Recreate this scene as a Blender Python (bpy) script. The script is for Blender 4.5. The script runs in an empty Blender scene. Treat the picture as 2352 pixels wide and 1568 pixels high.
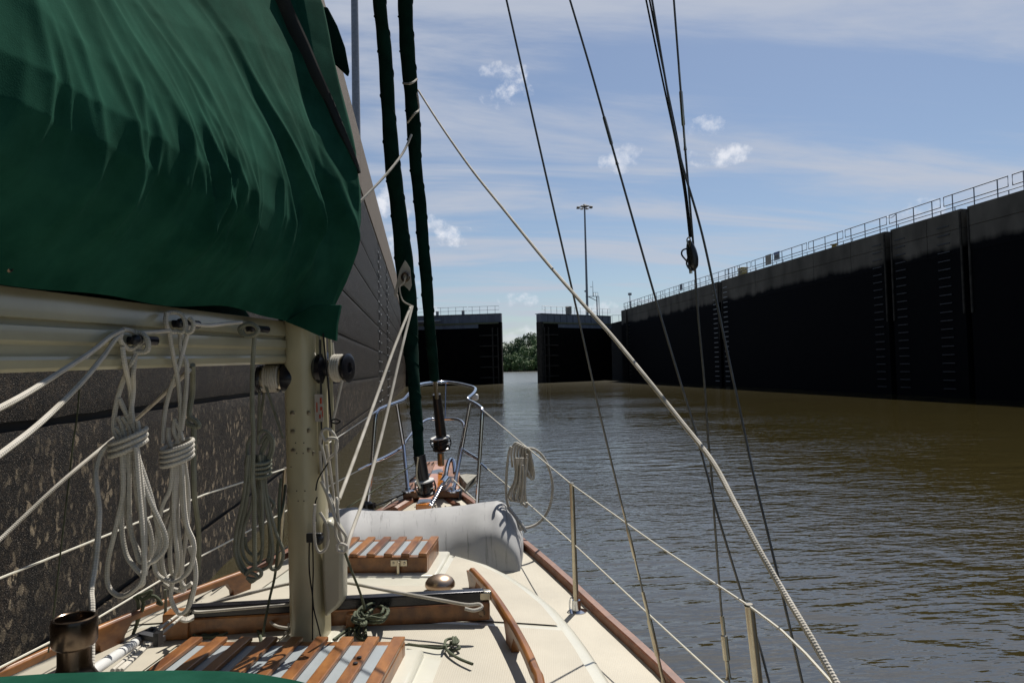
import bpy, bmesh, math, random
from mathutils import Vector, Matrix, noise
random.seed(7)
sc = bpy.context.scene
C = sc.collection
R = math.radians
# ------------------------------------------------------------ camera
F, CX, CY = 1646.0, 1176.0, 784.0
CAMP = Vector((0, 0, 2.28))
yc = Vector(((969-CX)/F, (CY-851)/F, -1)).normalized()
_r = R(1.3)
zc = Vector((-math.sin(_r), math.cos(_r), 0)); zc.z = -(zc.x*yc.x+zc.y*yc.y)/yc.z; zc.normalize()
xc = yc.cross(zc)
ROT = Matrix((xc, yc, zc))
cd = bpy.data.cameras.new('camera'); cam = bpy.data.objects.new('camera', cd); C.objects.link(cam)
cd.sensor_width = 36; cd.lens = F/2352*36; cd.clip_start = 0.05; cd.clip_end = 6000
cam.matrix_world = Matrix.Translation(CAMP) @ ROT.to_4x4()
sc.camera = cam
def ray(x, y): return ROT @ Vector(((x-CX)/F, (CY-y)/F, -1))
def at(x, y, d): return CAMP + ray(x, y)*d
def onz(x, y, z): v = ray(x, y); return CAMP + v*((z-CAMP.z)/v.z)
def onx(x, y, X): v = ray(x, y); return CAMP + v*(X/v.x)
# ------------------------------------------------------------ light
SUN_AZ, SUN_EL = R(33), R(56)      # azimuth measured from +Y towards +X
S = Vector((math.sin(SUN_AZ)*math.cos(SUN_EL), math.cos(SUN_AZ)*math.cos(SUN_EL), math.sin(SUN_EL)))
ld = bpy.data.lights.new('sun', 'SUN'); ld.energy = 5.0; ld.angle = R(0.5); ld.color = (1.0, 0.95, 0.87)
lo = bpy.data.objects.new('sun', ld); C.objects.link(lo)
lo.rotation_euler = (-S).to_track_quat('-Z', 'Y').to_euler()
sc.view_settings.view_transform = 'Standard'; sc.view_settings.look = 'None'
sc.view_settings.exposure = 0.42; sc.view_settings.gamma = 1
w = bpy.data.worlds.new('World'); sc.world = w; w.use_nodes = True
nt = w.node_tree; N = nt.nodes; L = nt.links; N.clear()
def wn(t, **k):
    n = N.new(t)
    for a, b in k.items(): setattr(n, a, b)
    return n
out = wn('ShaderNodeOutputWorld'); bg = wn('ShaderNodeBackground'); L.new(bg.outputs[0], out.inputs[0])
bg.inputs[1].default_value = 0.063
sky = wn('ShaderNodeTexSky', sky_type='NISHITA', sun_disc=False, sun_elevation=SUN_EL, sun_rotation=SUN_AZ, altitude=0, air_density=1.0, dust_density=0.6, ozone_density=3.5)
tc = wn('ShaderNodeTexCoord')
def wm(op, a, b=None, c=None):
    n = wn('ShaderNodeMath', operation=op)
    for i, q in enumerate((a, b, c)):
        if q is None: continue
        if isinstance(q, (int, float)): n.inputs[i].default_value = q
        else: L.new(q, n.inputs[i])
    return n.outputs[0]
def wdot(v):
    n = wn('ShaderNodeVectorMath', operation='DOT_PRODUCT'); L.new(tc.outputs['Generated'], n.inputs[0]); n.inputs[1].default_value = v
    return n.outputs['Value']
# thin high cloud: noise on the plane above the viewer
sep = wn('ShaderNodeSeparateXYZ'); L.new(tc.outputs['Generated'], sep.inputs[0])
zz = wm('MAXIMUM', sep.outputs[2], 0.03); zz = wm('ADD', zz, 0.12)
cmb = wn('ShaderNodeCombineXYZ'); L.new(wm('DIVIDE', sep.outputs[0], zz), cmb.inputs[0]); L.new(wm('DIVIDE', sep.outputs[1], zz), cmb.inputs[1])
mp = wn('ShaderNodeMapping'); mp.inputs['Rotation'].default_value = (0, 0, R(-22)); mp.inputs['Scale'].default_value = (0.7, 2.4, 1); L.new(cmb.outputs[0], mp.inputs[0])
nz = wn('ShaderNodeTexNoise'); nz.inputs['Scale'].default_value = 1.0; nz.inputs['Detail'].default_value = 9; nz.inputs['Roughness'].default_value = 0.58; nz.inputs['Distortion'].default_value = 0.5; L.new(mp.outputs[0], nz.inputs['Vector'])
mr = wn('ShaderNodeMapRange', interpolation_type='SMOOTHSTEP'); mr.inputs[1].default_value = 0.41; mr.inputs[2].default_value = 0.68; mr.inputs[3].default_value = 0.10; mr.inputs[4].default_value = 0.9; L.new(nz.outputs[0], mr.inputs[0])
mixc = wn('ShaderNodeMix', data_type='RGBA'); fwd = wn('ShaderNodeMapRange', interpolation_type='SMOOTHSTEP'); fwd.inputs[1].default_value = -.35; fwd.inputs[2].default_value = .35; fwd.inputs[3].default_value = .15; fwd.inputs[4].default_value = 1.0; L.new(wdot((.2,.97,.1)), fwd.inputs[0])  # cloud thinned behind the camera, unseen, to cut fill light on shaded sides
L.new(wm('MULTIPLY', mr.outputs[0], fwd.outputs[0]), mixc.inputs[0]); L.new(sky.outputs[0], mixc.inputs[6]); mixc.inputs[7].default_value = (6.0, 6.5, 7.6, 1)
# small cumulus puffs, each at its own bearing
nf = wn('ShaderNodeTexNoise'); nf.inputs['Scale'].default_value = 34; nf.inputs['Detail'].default_value = 7; nf.inputs['Roughness'].default_value = 0.62; L.new(tc.outputs['Generated'], nf.inputs['Vector'])
acc = None
for (x, y, hw, hh, k) in [(1158,165,52,22,.8),(1160,212,58,36,.95),(1000,520,34,26,.9),(1035,542,62,22,1.),(1418,372,40,26,.75),(1450,345,22,20,.5),(1622,290,40,22,.65),(1650,356,62,26,.95),
                          (1192,690,42,16,.85),(1215,762,28,16,.7),(1180,775,50,12,.35),(885,495,46,70,1.1),(2120,485,40,26,.8),(960,650,20,8,.5),(940,715,60,18,.8),(1375,705,40,16,.8),(430,200,90,60,.7),(2600,500,120,60,.8),(-300,600,200,80,.9)]:
    d = ray(x, y).normalized(); rr = Vector((d.y, -d.x, 0)).normalized(); uu = rr.cross(d)
    ln = ray(x, y).length
    a = wm('DIVIDE', wdot(rr), hw/F/ln*1.45); b = wm('DIVIDE', wdot(uu), hh/F/ln*1.45)
    q = wm('SQRT', wm('ADD', wm('MULTIPLY', a, a), wm('MULTIPLY', b, b)))
    q = wm('ADD', q, wm('MULTIPLY', wm('LESS_THAN', wdot(d), 0), 99))
    m = wm('MULTIPLY', wm('SUBTRACT', 1.0, q), 1.0)
    m = wm('ADD', m, wm('MULTIPLY', wm('SUBTRACT', nf.outputs[0], 0.5), 6.5))
    m = wm('SUBTRACT', m, wm('MULTIPLY', wm('MAXIMUM', wm('SUBTRACT', q, 0.75), 0), 6.0))
    n = wn('ShaderNodeMapRange', interpolation_type='SMOOTHSTEP'); n.inputs[1].default_value = 0.05; n.inputs[2].default_value = 1.9; n.inputs[3].default_value = 0; n.inputs[4].default_value = k; L.new(m, n.inputs[0])
    acc = n.outputs[0] if acc is None else wm('MAXIMUM', acc, n.outputs[0])
mix2 = wn('ShaderNodeMix', data_type='RGBA'); L.new(acc, mix2.inputs[0]); L.new(mixc.outputs[2], mix2.inputs[6]); mix2.inputs[7].default_value = (9.5, 9.8, 10.6, 1)
L.new(mix2.outputs[2], bg.inputs[0])
# ------------------------------------------------------------ materials
def mat(name, col, rough=0.6, metal=0.0, var=0.0, scale=5.0, col2=None, bump=0.0, bscale=None, detail=5, stretch=(1,1,1), coords='Object', spec=0.5, sheen=0, coat=0):
    if metal < .5: col = tuple(q*.78 for q in col); col2 = tuple(q*.78 for q in col2) if col2 else None
    m = bpy.data.materials.new(name); m.use_nodes = True
    t = m.node_tree; b = t.nodes['Principled BSDF']
    b.inputs['Base Color'].default_value = (*col, 1); b.inputs['Roughness'].default_value = rough; b.inputs['Metallic'].default_value = metal
    b.inputs['Specular IOR Level'].default_value = spec
    if sheen: b.inputs['Sheen Weight'].default_value = sheen
    if coat: b.inputs['Coat Weight'].default_value = coat; b.inputs['Coat Roughness'].default_value = 0.12
    c = t.nodes.new('ShaderNodeTexCoord'); mpn = t.nodes.new('ShaderNodeMapping'); mpn.inputs['Scale'].default_value = stretch
    t.links.new(c.outputs[coords], mpn.inputs[0])
    if col2 is None: col2 = tuple(min(1, x*(1+var)) for x in col); col1 = tuple(x*(1-var) for x in col)
    else: col1 = col
    n = t.nodes.new('ShaderNodeTexNoise'); n.inputs['Scale'].default_value = scale; n.inputs['Detail'].default_value = detail; n.inputs['Roughness'].default_value = .62
    t.links.new(mpn.outputs[0], n.inputs['Vector'])
    r = t.nodes.new('ShaderNodeValToRGB'); r.color_ramp.elements[0].position = .35; r.color_ramp.elements[1].position = .68
    r.color_ramp.elements[0].color = (*col1, 1); r.color_ramp.elements[1].color = (*col2, 1)
    t.links.new(n.outputs[0], r.inputs[0]); t.links.new(r.outputs[0], b.inputs['Base Color'])
    if bump:
        n2 = t.nodes.new('ShaderNodeTexNoise'); n2.inputs['Scale'].default_value = bscale or scale*4; n2.inputs['Detail'].default_value = 4
        t.links.new(mpn.outputs[0], n2.inputs['Vector'])
        bp_ = t.nodes.new('ShaderNodeBump'); bp_.inputs['Strength'].default_value = 0.6; bp_.inputs['Distance'].default_value = bump
        t.links.new(n2.outputs[0], bp_.inputs['Height']); t.links.new(bp_.outputs[0], b.inputs['Normal'])
    return m
def nodes(m): return m.node_tree, m.node_tree.nodes['Principled BSDF']
def rope_mat(name, c1, c2, freq=95):
    c1 = tuple(q*.78 for q in c1); c2 = tuple(q*.74 for q in c2)
    m = bpy.data.materials.new(name); m.use_nodes = True; t = m.node_tree; b = t.nodes['Principled BSDF']
    b.inputs['Roughness'].default_value = .85; b.inputs['Specular IOR Level'].default_value = .2
    uv = t.nodes.new('ShaderNodeTexCoord'); s = t.nodes.new('ShaderNodeSeparateXYZ'); t.links.new(uv.outputs['UV'], s.inputs[0])
    def M_(op, a, bb):
        n = t.nodes.new('ShaderNodeMath'); n.operation = op
        for i, q in enumerate((a, bb)):
            if isinstance(q, (int, float)): n.inputs[i].default_value = q
            elif q is not None: t.links.new(q, n.inputs[i])
        return n.outputs[0]
    u = M_('MULTIPLY', s.outputs[0], freq*6.283); v = M_('MULTIPLY', s.outputs[1], 6.283*3)
    w1 = M_('SINE', M_('ADD', u, v), None); w2 = M_('SINE', M_('SUBTRACT', u, v), None)
    h = M_('ADD', M_('MULTIPLY', M_('MULTIPLY', w1, w2), .5), .5)
    nn = t.nodes.new('ShaderNodeTexNoise'); nn.inputs['Scale'].default_value = 14; nn.inputs['Detail'].default_value = 4; t.links.new(uv.outputs['Object'], nn.inputs['Vector'])
    k = M_('ADD', M_('MULTIPLY', h, .25), M_('MULTIPLY', nn.outputs[0], .8))
    r = t.nodes.new('ShaderNodeValToRGB'); r.color_ramp.elements[0].color = (*c2, 1); r.color_ramp.elements[1].color = (*c1, 1); r.color_ramp.elements[0].position = .3; r.color_ramp.elements[1].position = .72
    t.links.new(k, r.inputs[0]); t.links.new(r.outputs[0], b.inputs['Base Color'])
    bp_ = t.nodes.new('ShaderNodeBump'); bp_.inputs['Strength'].default_value = .8; bp_.inputs['Distance'].default_value = .0015
    t.links.new(h, bp_.inputs['Height']); t.links.new(bp_.outputs[0], b.inputs['Normal'])
    return m
M = {}
M['rope'] = rope_mat('white_braid', (.68,.64,.57), (.44,.41,.34))
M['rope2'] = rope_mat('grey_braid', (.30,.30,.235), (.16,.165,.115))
M['ropeg'] = rope_mat('olive_cord', (.16,.18,.12), (.06,.07,.045), 160)
M['ropek'] = rope_mat('black_cord', (.02,.02,.02), (.01,.01,.01), 160)
M['gel'] = mat('cream_gelcoat', (.66,.64,.54), .3, var=.07, scale=3, coat=.3)
M['mast'] = mat('cream_mast_paint', (.50,.45,.29), .33, var=.09, scale=9, stretch=(1,1,.3), coat=.25)
M['boom'] = mat('cream_boom_paint', (.42,.39,.26), .3, var=.07, scale=8, coat=.3)
M['pod'] = mat('pod_plastic', (.42,.40,.31), .4, var=.06)
M['teak'] = mat('varnished_teak', (.13,.042,.009), .38, col2=(.36,.145,.034), scale=16, stretch=(1,.35,1), bump=.0005, bscale=90, coat=.12)
M['teak_cap'] = mat('weathered_teak', (.13,.045,.022), .5, col2=(.23,.09,.045), scale=16, bump=.0005, bscale=60)
M['orange_wood'] = mat('amber_varnish', (.55,.16,.015), .25, col2=(.8,.30,.03), scale=12, coat=.7)
M['steel'] = mat('polished_steel', (.62,.64,.68), .12, 1.0, var=.05)
M['steel_dull'] = mat('brushed_steel', (.42,.38,.30), .3, 1.0, var=.12, scale=20)
M['bronze'] = mat('worn_bronze', (.13,.095,.07), .25, 1.0, var=.3, scale=18)
M['vent'] = mat('matt_bronze', (.40,.30,.22), .34, 1.0, var=.15, scale=10)
M['black'] = mat('black_plastic', (.012,.012,.014), .35, var=.2)
M['blackm'] = mat('black_anodised', (.018,.018,.024), .25, .4, var=.2)
M['white'] = mat('white_plastic', (.75,.75,.73), .35, var=.03)
M['wire'] = mat('stay_wire', (.16,.16,.15), .4, .8, var=.15, scale=60)
M['lifeline'] = mat('white_vinyl', (.74,.71,.6), .3, var=.06, scale=30)
M['glass'] = mat('frosted_acrylic', (.36,.40,.42), .35, var=.08, scale=6, coat=.3)
M['galv'] = mat('galvanised_steel', (.36,.37,.38), .5, .3, var=.15)
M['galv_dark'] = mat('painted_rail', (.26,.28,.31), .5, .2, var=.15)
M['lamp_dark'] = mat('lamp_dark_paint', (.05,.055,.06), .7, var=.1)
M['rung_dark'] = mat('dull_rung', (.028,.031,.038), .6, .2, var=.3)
# green canvas
m = mat('green_canvas', (.0075,.046,.029), .95, col2=(.017,.080,.053), scale=7, bump=.0008, bscale=420, spec=.02); M['canvas'] = m
m = mat('dark_green_canvas', (.003,.016,.012), .95, col2=(.006,.03,.022), scale=9, bump=.003, bscale=30, spec=.04); M['canvas2'] = m
M['strip'] = mat('black_strip', (.004,.008,.007), .9, var=.1)
# nonskid
m = mat('nonskid_cream', (.47,.43,.345), .65, var=.09, scale=3); t, b = nodes(m)
c = t.nodes.new('ShaderNodeTexCoord'); mp_ = t.nodes.new('ShaderNodeMapping'); mp_.inputs['Rotation'].default_value = (0,0,R(10.5)); t.links.new(c.outputs['Object'], mp_.inputs[0])
wv = t.nodes.new('ShaderNodeTexWave'); wv.inputs['Scale'].default_value = 45; wv.bands_direction = 'X'; t.links.new(mp_.outputs[0], wv.inputs[0])
bp_ = t.nodes.new('ShaderNodeBump'); bp_.inputs['Distance'].default_value = .0004; bp_.inputs['Strength'].default_value = .6; t.links.new(wv.outputs[0], bp_.inputs['Height']); t.links.new(bp_.outputs[0], b.inputs['Normal']); M['nonskid'] = m
# stained pale dinghy cover
m = mat('stained_vinyl', (.33,.33,.335), .65, col2=(.43,.43,.425), scale=3, bump=.002, bscale=5); t, b = nodes(m)
src = b.inputs['Base Color'].links[0].from_socket
c = t.nodes.new('ShaderNodeTexCoord'); mp_ = t.nodes.new('ShaderNodeMapping'); mp_.inputs['Scale'].default_value = (1,1,1); t.links.new(c.outputs['UV'], mp_.inputs[0])
mp_.inputs['Scale'].default_value = (16, 1.1, 1)
n = t.nodes.new('ShaderNodeTexNoise'); n.inputs['Scale'].default_value = 3.0; n.inputs['Detail'].default_value = 8; n.inputs['Roughness'].default_value = .75; t.links.new(mp_.outputs[0], n.inputs['Vector'])
r = t.nodes.new('ShaderNodeValToRGB'); r.color_ramp.elements[0].position = .56; r.color_ramp.elements[1].position = .66; r.color_ramp.elements[0].color = (0,0,0,1); r.color_ramp.elements[1].color = (.62,.62,.62,1); t.links.new(n.outputs[0], r.inputs[0])
mx = t.nodes.new('ShaderNodeMix'); mx.data_type = 'RGBA'; t.links.new(r.outputs[0], mx.inputs[0]); t.links.new(src, mx.inputs[6]); mx.inputs[7].default_value = (.07,.07,.065,1)
t.links.new(mx.outputs[2], b.inputs['Base Color']); M['vinyl'] = m
# concrete, wet and worn, left wall
def wall_mat(name, dark, light, stone, rough, stones=True, stain_z=None, tan=None, bumpd=.02, spec=.5):
    m = bpy.data.materials.new(name); m.use_nodes = True; t = m.node_tree; b = t.nodes['Principled BSDF']
    c = t.nodes.new('ShaderNodeTexCoord'); g = t.nodes.new('ShaderNodeNewGeometry')
    mp_ = t.nodes.new('ShaderNodeMapping'); t.links.new(g.outputs['Position'], mp_.inputs[0])
    n1 = t.nodes.new('ShaderNodeTexNoise'); n1.inputs['Scale'].default_value = 34; n1.inputs['Detail'].default_value = 8; n1.inputs['Roughness'].default_value = .72; t.links.new(mp_.outputs[0], n1.inputs['Vector'])
    r1 = t.nodes.new('ShaderNodeValToRGB'); r1.color_ramp.elements[0].position = .46; r1.color_ramp.elements[1].position = .74
    r1.color_ramp.elements[0].color = (*dark, 1); r1.color_ramp.elements[1].color = (*light, 1); t.links.new(n1.outputs[0], r1.inputs[0])
    last = r1.outputs[0]; hts = n1.outputs[0]
    if stones:
        nd = t.nodes.new('ShaderNodeTexNoise'); nd.inputs['Scale'].default_value = 13; nd.inputs['Detail'].default_value = 3; t.links.new(mp_.outputs[0], nd.inputs['Vector'])
        va = t.nodes.new('ShaderNodeVectorMath'); va.operation = 'MULTIPLY_ADD'; va.inputs[1].default_value = (.14,.14,.14); t.links.new(nd.outputs['Color'], va.inputs[0]); t.links.new(mp_.outputs[0], va.inputs[2])
        vs = t.nodes.new('ShaderNodeVectorMath'); vs.operation = 'MULTIPLY'; vs.inputs[1].default_value = (1,1,.62); t.links.new(va.outputs[0], vs.inputs[0])
        vo = t.nodes.new('ShaderNodeTexVoronoi'); vo.inputs['Scale'].default_value = 16; t.links.new(vs.outputs[0], vo.inputs['Vector'])
        sp = t.nodes.new('ShaderNodeSeparateColor'); t.links.new(vo.outputs['Color'], sp.inputs[0])
        a = t.nodes.new('ShaderNodeMath'); a.operation = 'GREATER_THAN'; a.inputs[1].default_value = .36; t.links.new(sp.outputs[0], a.inputs[0])
        e = t.nodes.new('ShaderNodeMapRange'); e.inputs[1].default_value = .50; e.inputs[2].default_value = .36; t.links.new(vo.outputs['Distance'], e.inputs[0])
        nn = t.nodes.new('ShaderNodeTexNoise'); nn.inputs['Scale'].default_value = 2.2; nn.inputs['Detail'].default_value = 4; t.links.new(mp_.outputs[0], nn.inputs['Vector'])
        z = t.nodes.new('ShaderNodeSeparateXYZ'); t.links.new(g.outputs['Position'], z.inputs[0])
        zr = t.nodes.new('ShaderNodeMapRange'); zr.inputs[1].default_value = 2.1; zr.inputs[2].default_value = 1.6; t.links.new(z.outputs[2], zr.inputs[0])
        nr = t.nodes.new('ShaderNodeMapRange'); nr.inputs[1].default_value = .34; nr.inputs[2].default_value = .50; t.links.new(nn.outputs[0], nr.inputs[0])
        k1 = t.nodes.new('ShaderNodeMath'); k1.operation = 'MULTIPLY'; t.links.new(a.outputs[0], k1.inputs[0]); t.links.new(e.outputs[0], k1.inputs[1])
        k2 = t.nodes.new('ShaderNodeMath'); k2.operation = 'MULTIPLY'; t.links.new(nr.outputs[0], k2.inputs[0]); t.links.new(zr.outputs[0], k2.inputs[1])
        k3 = t.nodes.new('ShaderNodeMath'); k3.operation = 'MULTIPLY'; t.links.new(k1.outputs[0], k3.inputs[0]); t.links.new(k2.outputs[0], k3.inputs[1])
        g1 = t.nodes.new('ShaderNodeMath'); g1.operation = 'POWER'; g1.inputs[1].default_value = 1.7; t.links.new(sp.outputs[1], g1.inputs[0])
        k4 = t.nodes.new('ShaderNodeMath'); k4.operation = 'MULTIPLY'; t.links.new(k3.outputs[0], k4.inputs[0]); t.links.new(g1.outputs[0], k4.inputs[1]); k3 = k4
        mx = t.nodes.new('ShaderNodeMix'); mx.data_type = 'RGBA'; t.links.new(k3.outputs[0], mx.inputs[0]); t.links.new(last, mx.inputs[6])
        sr = t.nodes.new('ShaderNodeValToRGB'); sr.color_ramp.elements[0].color = (stone[0]*.35,stone[1]*.35,stone[2]*.35,1); sr.color_ramp.elements[1].color = (*stone, 1); t.links.new(n1.outputs[0], sr.inputs[0])
        sr.color_ramp.elements[0].position = .35; sr.color_ramp.elements[1].position = .62
        t.links.new(sr.outputs[0], mx.inputs[7]); last = mx.outputs[2]
    if stones:
        n6 = t.nodes.new('ShaderNodeTexNoise'); n6.inputs['Scale'].default_value = 3.5; n6.inputs['Detail'].default_value = 8; n6.inputs['Roughness'].default_value = .7
        m6 = t.nodes.new('ShaderNodeMapping'); m6.inputs['Scale'].default_value = (1,1,.55); t.links.new(g.outputs['Position'], m6.inputs[0]); t.links.new(m6.outputs[0], n6.inputs['Vector'])
        r6 = t.nodes.new('ShaderNodeMapRange'); r6.inputs[1].default_value = .36; r6.inputs[2].default_value = .64; r6.inputs[3].default_value = .40; r6.inputs[4].default_value = 1.35; t.links.new(n6.outputs[0], r6.inputs[0])
        v6 = t.nodes.new('ShaderNodeVectorMath'); v6.operation = 'SCALE'; t.links.new(last, v6.inputs[0]); t.links.new(r6.outputs[0], v6.inputs['Scale']); last = v6.outputs[0]
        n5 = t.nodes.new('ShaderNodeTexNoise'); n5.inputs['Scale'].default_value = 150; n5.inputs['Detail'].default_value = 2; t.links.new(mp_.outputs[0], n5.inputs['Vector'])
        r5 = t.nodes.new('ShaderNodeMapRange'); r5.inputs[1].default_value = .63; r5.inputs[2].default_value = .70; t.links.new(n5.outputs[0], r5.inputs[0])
        mx = t.nodes.new('ShaderNodeMix'); mx.data_type = 'RGBA'; t.links.new(r5.outputs[0], mx.inputs[0]); t.links.new(last, mx.inputs[6]); mx.inputs[7].default_value = (.26,.22,.18,1); last = mx.outputs[2]  # pale grain specks, with wet glints painted into the colour as bright dots
    if tan:
        z = t.nodes.new('ShaderNodeSeparateXYZ'); t.links.new(g.outputs['Position'], z.inputs[0])
        n3 = t.nodes.new('ShaderNodeTexNoise'); n3.inputs['Scale'].default_value = .8; n3.inputs['Detail'].default_value = 6
        m3 = t.nodes.new('ShaderNodeMapping'); m3.inputs['Scale'].default_value = (1,.7,.35); t.links.new(g.outputs['Position'], m3.inputs[0]); t.links.new(m3.outputs[0], n3.inputs['Vector'])
        ad = t.nodes.new('ShaderNodeMath'); ad.operation = 'MULTIPLY_ADD'; ad.inputs[1].default_value = 1.0; t.links.new(n3.outputs[0], ad.inputs[0]); t.links.new(z.outputs[2], ad.inputs[2])
        mrn = t.nodes.new('ShaderNodeMapRange'); mrn.inputs[1].default_value = stain_z+.5-.18; mrn.inputs[2].default_value = stain_z+.5+.2; t.links.new(ad.outputs[0], mrn.inputs[0])
        tr = t.nodes.new('ShaderNodeValToRGB'); tr.color_ramp.elements[0].color = (*[q*.55 for q in tan], 1); tr.color_ramp.elements[1].color = (*tan, 1); tr.color_ramp.elements[0].position = .35; tr.color_ramp.elements[1].position = .65; t.links.new(n3.outputs[0], tr.inputs[0])
        mx = t.nodes.new('ShaderNodeMix'); mx.data_type = 'RGBA'; t.links.new(mrn.outputs[0], mx.inputs[0]); t.links.new(last, mx.inputs[6]); t.links.new(tr.outputs[0], mx.inputs[7]); last = mx.outputs[2]
    t.links.new(last, b.inputs['Base Color']); b.inputs['Roughness'].default_value = rough; b.inputs['Specular IOR Level'].default_value = spec
    n4 = t.nodes.new('ShaderNodeTexNoise'); n4.inputs['Scale'].default_value = 130 if stones else 60; n4.inputs['Detail'].default_value = 3; t.links.new(mp_.outputs[0], n4.inputs['Vector'])
    bb = t.nodes.new('ShaderNodeBump'); bb.inputs['Strength'].default_value = 1; bb.inputs['Distance'].default_value = bumpd; t.links.new(n4.outputs[0], bb.inputs['Height']); t.links.new(bb.outputs[0], b.inputs['Normal'])
    return m
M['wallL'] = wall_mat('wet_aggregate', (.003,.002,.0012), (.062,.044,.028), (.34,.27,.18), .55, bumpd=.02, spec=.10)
M['wallLc'] = wall_mat('tan_concrete', (.06,.042,.026), (.17,.12,.072), (.3,.3,.3), .75, False, bumpd=.01)
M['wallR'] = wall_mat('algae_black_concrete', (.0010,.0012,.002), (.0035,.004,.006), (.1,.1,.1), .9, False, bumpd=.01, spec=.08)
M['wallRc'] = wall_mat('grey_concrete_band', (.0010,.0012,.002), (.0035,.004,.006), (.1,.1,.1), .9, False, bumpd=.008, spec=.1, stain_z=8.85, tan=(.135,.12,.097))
M['joint'] = mat('dark_joint', (.006,.006,.006), .9, var=.2)
M['concrete_top'] = mat('pale_concrete', (.36,.35,.33), .8, var=.15, scale=1.5)
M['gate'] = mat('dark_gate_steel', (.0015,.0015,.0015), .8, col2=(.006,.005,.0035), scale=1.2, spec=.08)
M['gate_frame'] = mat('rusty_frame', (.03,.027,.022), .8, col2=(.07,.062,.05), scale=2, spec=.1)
M['gate_grey'] = mat('grey_painted_steel', (.12,.13,.155), .6, col2=(.19,.205,.235), scale=1.5, stretch=(1,1,.3))
M['gate_yel'] = mat('faded_yellow_ledge', (.13,.13,.06), .6, var=.2)
# water
m = bpy.data.materials.new('river_water'); m.use_nodes = True; t = m.node_tree; b = t.nodes['Principled BSDF']
b.inputs['Base Color'].default_value = (.034,.0275,.0095,1); b.inputs['IOR'].default_value = 2.3
g = t.nodes.new('ShaderNodeNewGeometry')
def wnoise(sx, sy, scale, det, rot=0, rough=.5, dist=0.):
    a = t.nodes.new('ShaderNodeMapping'); a.inputs['Scale'].default_value = (sx, sy, 1); a.inputs['Rotation'].default_value = (0,0,R(rot)); t.links.new(g.outputs['Position'], a.inputs[0])
    n = t.nodes.new('ShaderNodeTexNoise'); n.inputs['Scale'].default_value = scale; n.inputs['Detail'].default_value = det; n.inputs['Roughness'].default_value = rough; n.inputs['Distortion'].default_value = dist
    t.links.new(a.outputs[0], n.inputs['Vector']); return n.outputs[0]
def M2(op, a, bb):
    n = t.nodes.new('ShaderNodeMath'); n.operation = op
    for i, q in enumerate((a, bb)):
        if isinstance(q, (int, float)): n.inputs[i].default_value = q
        else: t.links.new(q, n.inputs[i])
    return n.outputs[0]
h1 = wnoise(.45, 1.0, 2.3, 2, -8, .45, .3)
h2 = wnoise(.5, 1.2, 7.0, 2, 10)
h3 = wnoise(.6, 1.0, .5, 2, 4)
patch = wnoise(.6, 1, .12, 4)
pr_ = t.nodes.new('ShaderNodeMapRange'); pr_.inputs[1].default_value = .38; pr_.inputs[2].default_value = .62; pr_.inputs[3].default_value = .3; pr_.inputs[4].default_value = 1.3; t.links.new(patch, pr_.inputs[0])
cdn = t.nodes.new('ShaderNodeVectorMath'); cdn.operation = 'LENGTH'; t.links.new(g.outputs['Position'], cdn.inputs[0])
rg = t.nodes.new('ShaderNodeMapRange'); rg.inputs[1].default_value = 15; rg.inputs[2].default_value = 130; rg.inputs[3].default_value = .02; rg.inputs[4].default_value = .2; t.links.new(cdn.outputs['Value'], rg.inputs[0]); t.links.new(rg.outputs[0], b.inputs['Roughness'])
near = t.nodes.new('ShaderNodeMapRange'); near.inputs[1].default_value = 4; near.inputs[2].default_value = 14; near.inputs[3].default_value = .22; near.inputs[4].default_value = 1.0; t.links.new(cdn.outputs['Value'], near.inputs[0])
far = M2('DIVIDE', 34.0, M2('ADD', 30.0, cdn.outputs['Value']))
pr_o = M2('MULTIPLY', pr_.outputs[0], far)
hs = M2('ADD', M2('MULTIPLY', M2('MULTIPLY', h1, far), .052), M2('MULTIPLY', M2('MULTIPLY', h2, M2('MULTIPLY', near.outputs[0], pr_o)), .036))
hs = M2('ADD', hs, M2('MULTIPLY', h3, .035))
h4 = wnoise(.55, 1.2, 19.0, 2, 3)
hs = M2('ADD', hs, M2('MULTIPLY', M2('MULTIPLY', h4, M2('MULTIPLY', near.outputs[0], pr_o)), .007))
bb = t.nodes.new('ShaderNodeBump'); bb.inputs['Strength'].default_value = 1; bb.inputs['Distance'].default_value = 1.0; t.links.new(hs, bb.inputs['Height']); t.links.new(bb.outputs[0], b.inputs['Normal'])
M['water'] = m
M['bank'] = mat('river_bank', (.05,.06,.02), .9, col2=(.08,.09,.04), scale=.3)
M['leaf1'] = mat('leaf_dark', (.045,.085,.035), .7, col2=(.095,.165,.065), scale=.6)
M['leaf2'] = mat('leaf_mid', (.09,.155,.05), .7, col2=(.14,.22,.075), scale=.6)
M['leaf3'] = mat('leaf_light', (.12,.19,.05), .7, col2=(.18,.26,.08), scale=.6)
M['bark'] = mat('bark', (.09,.07,.05), .9, var=.2)
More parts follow.
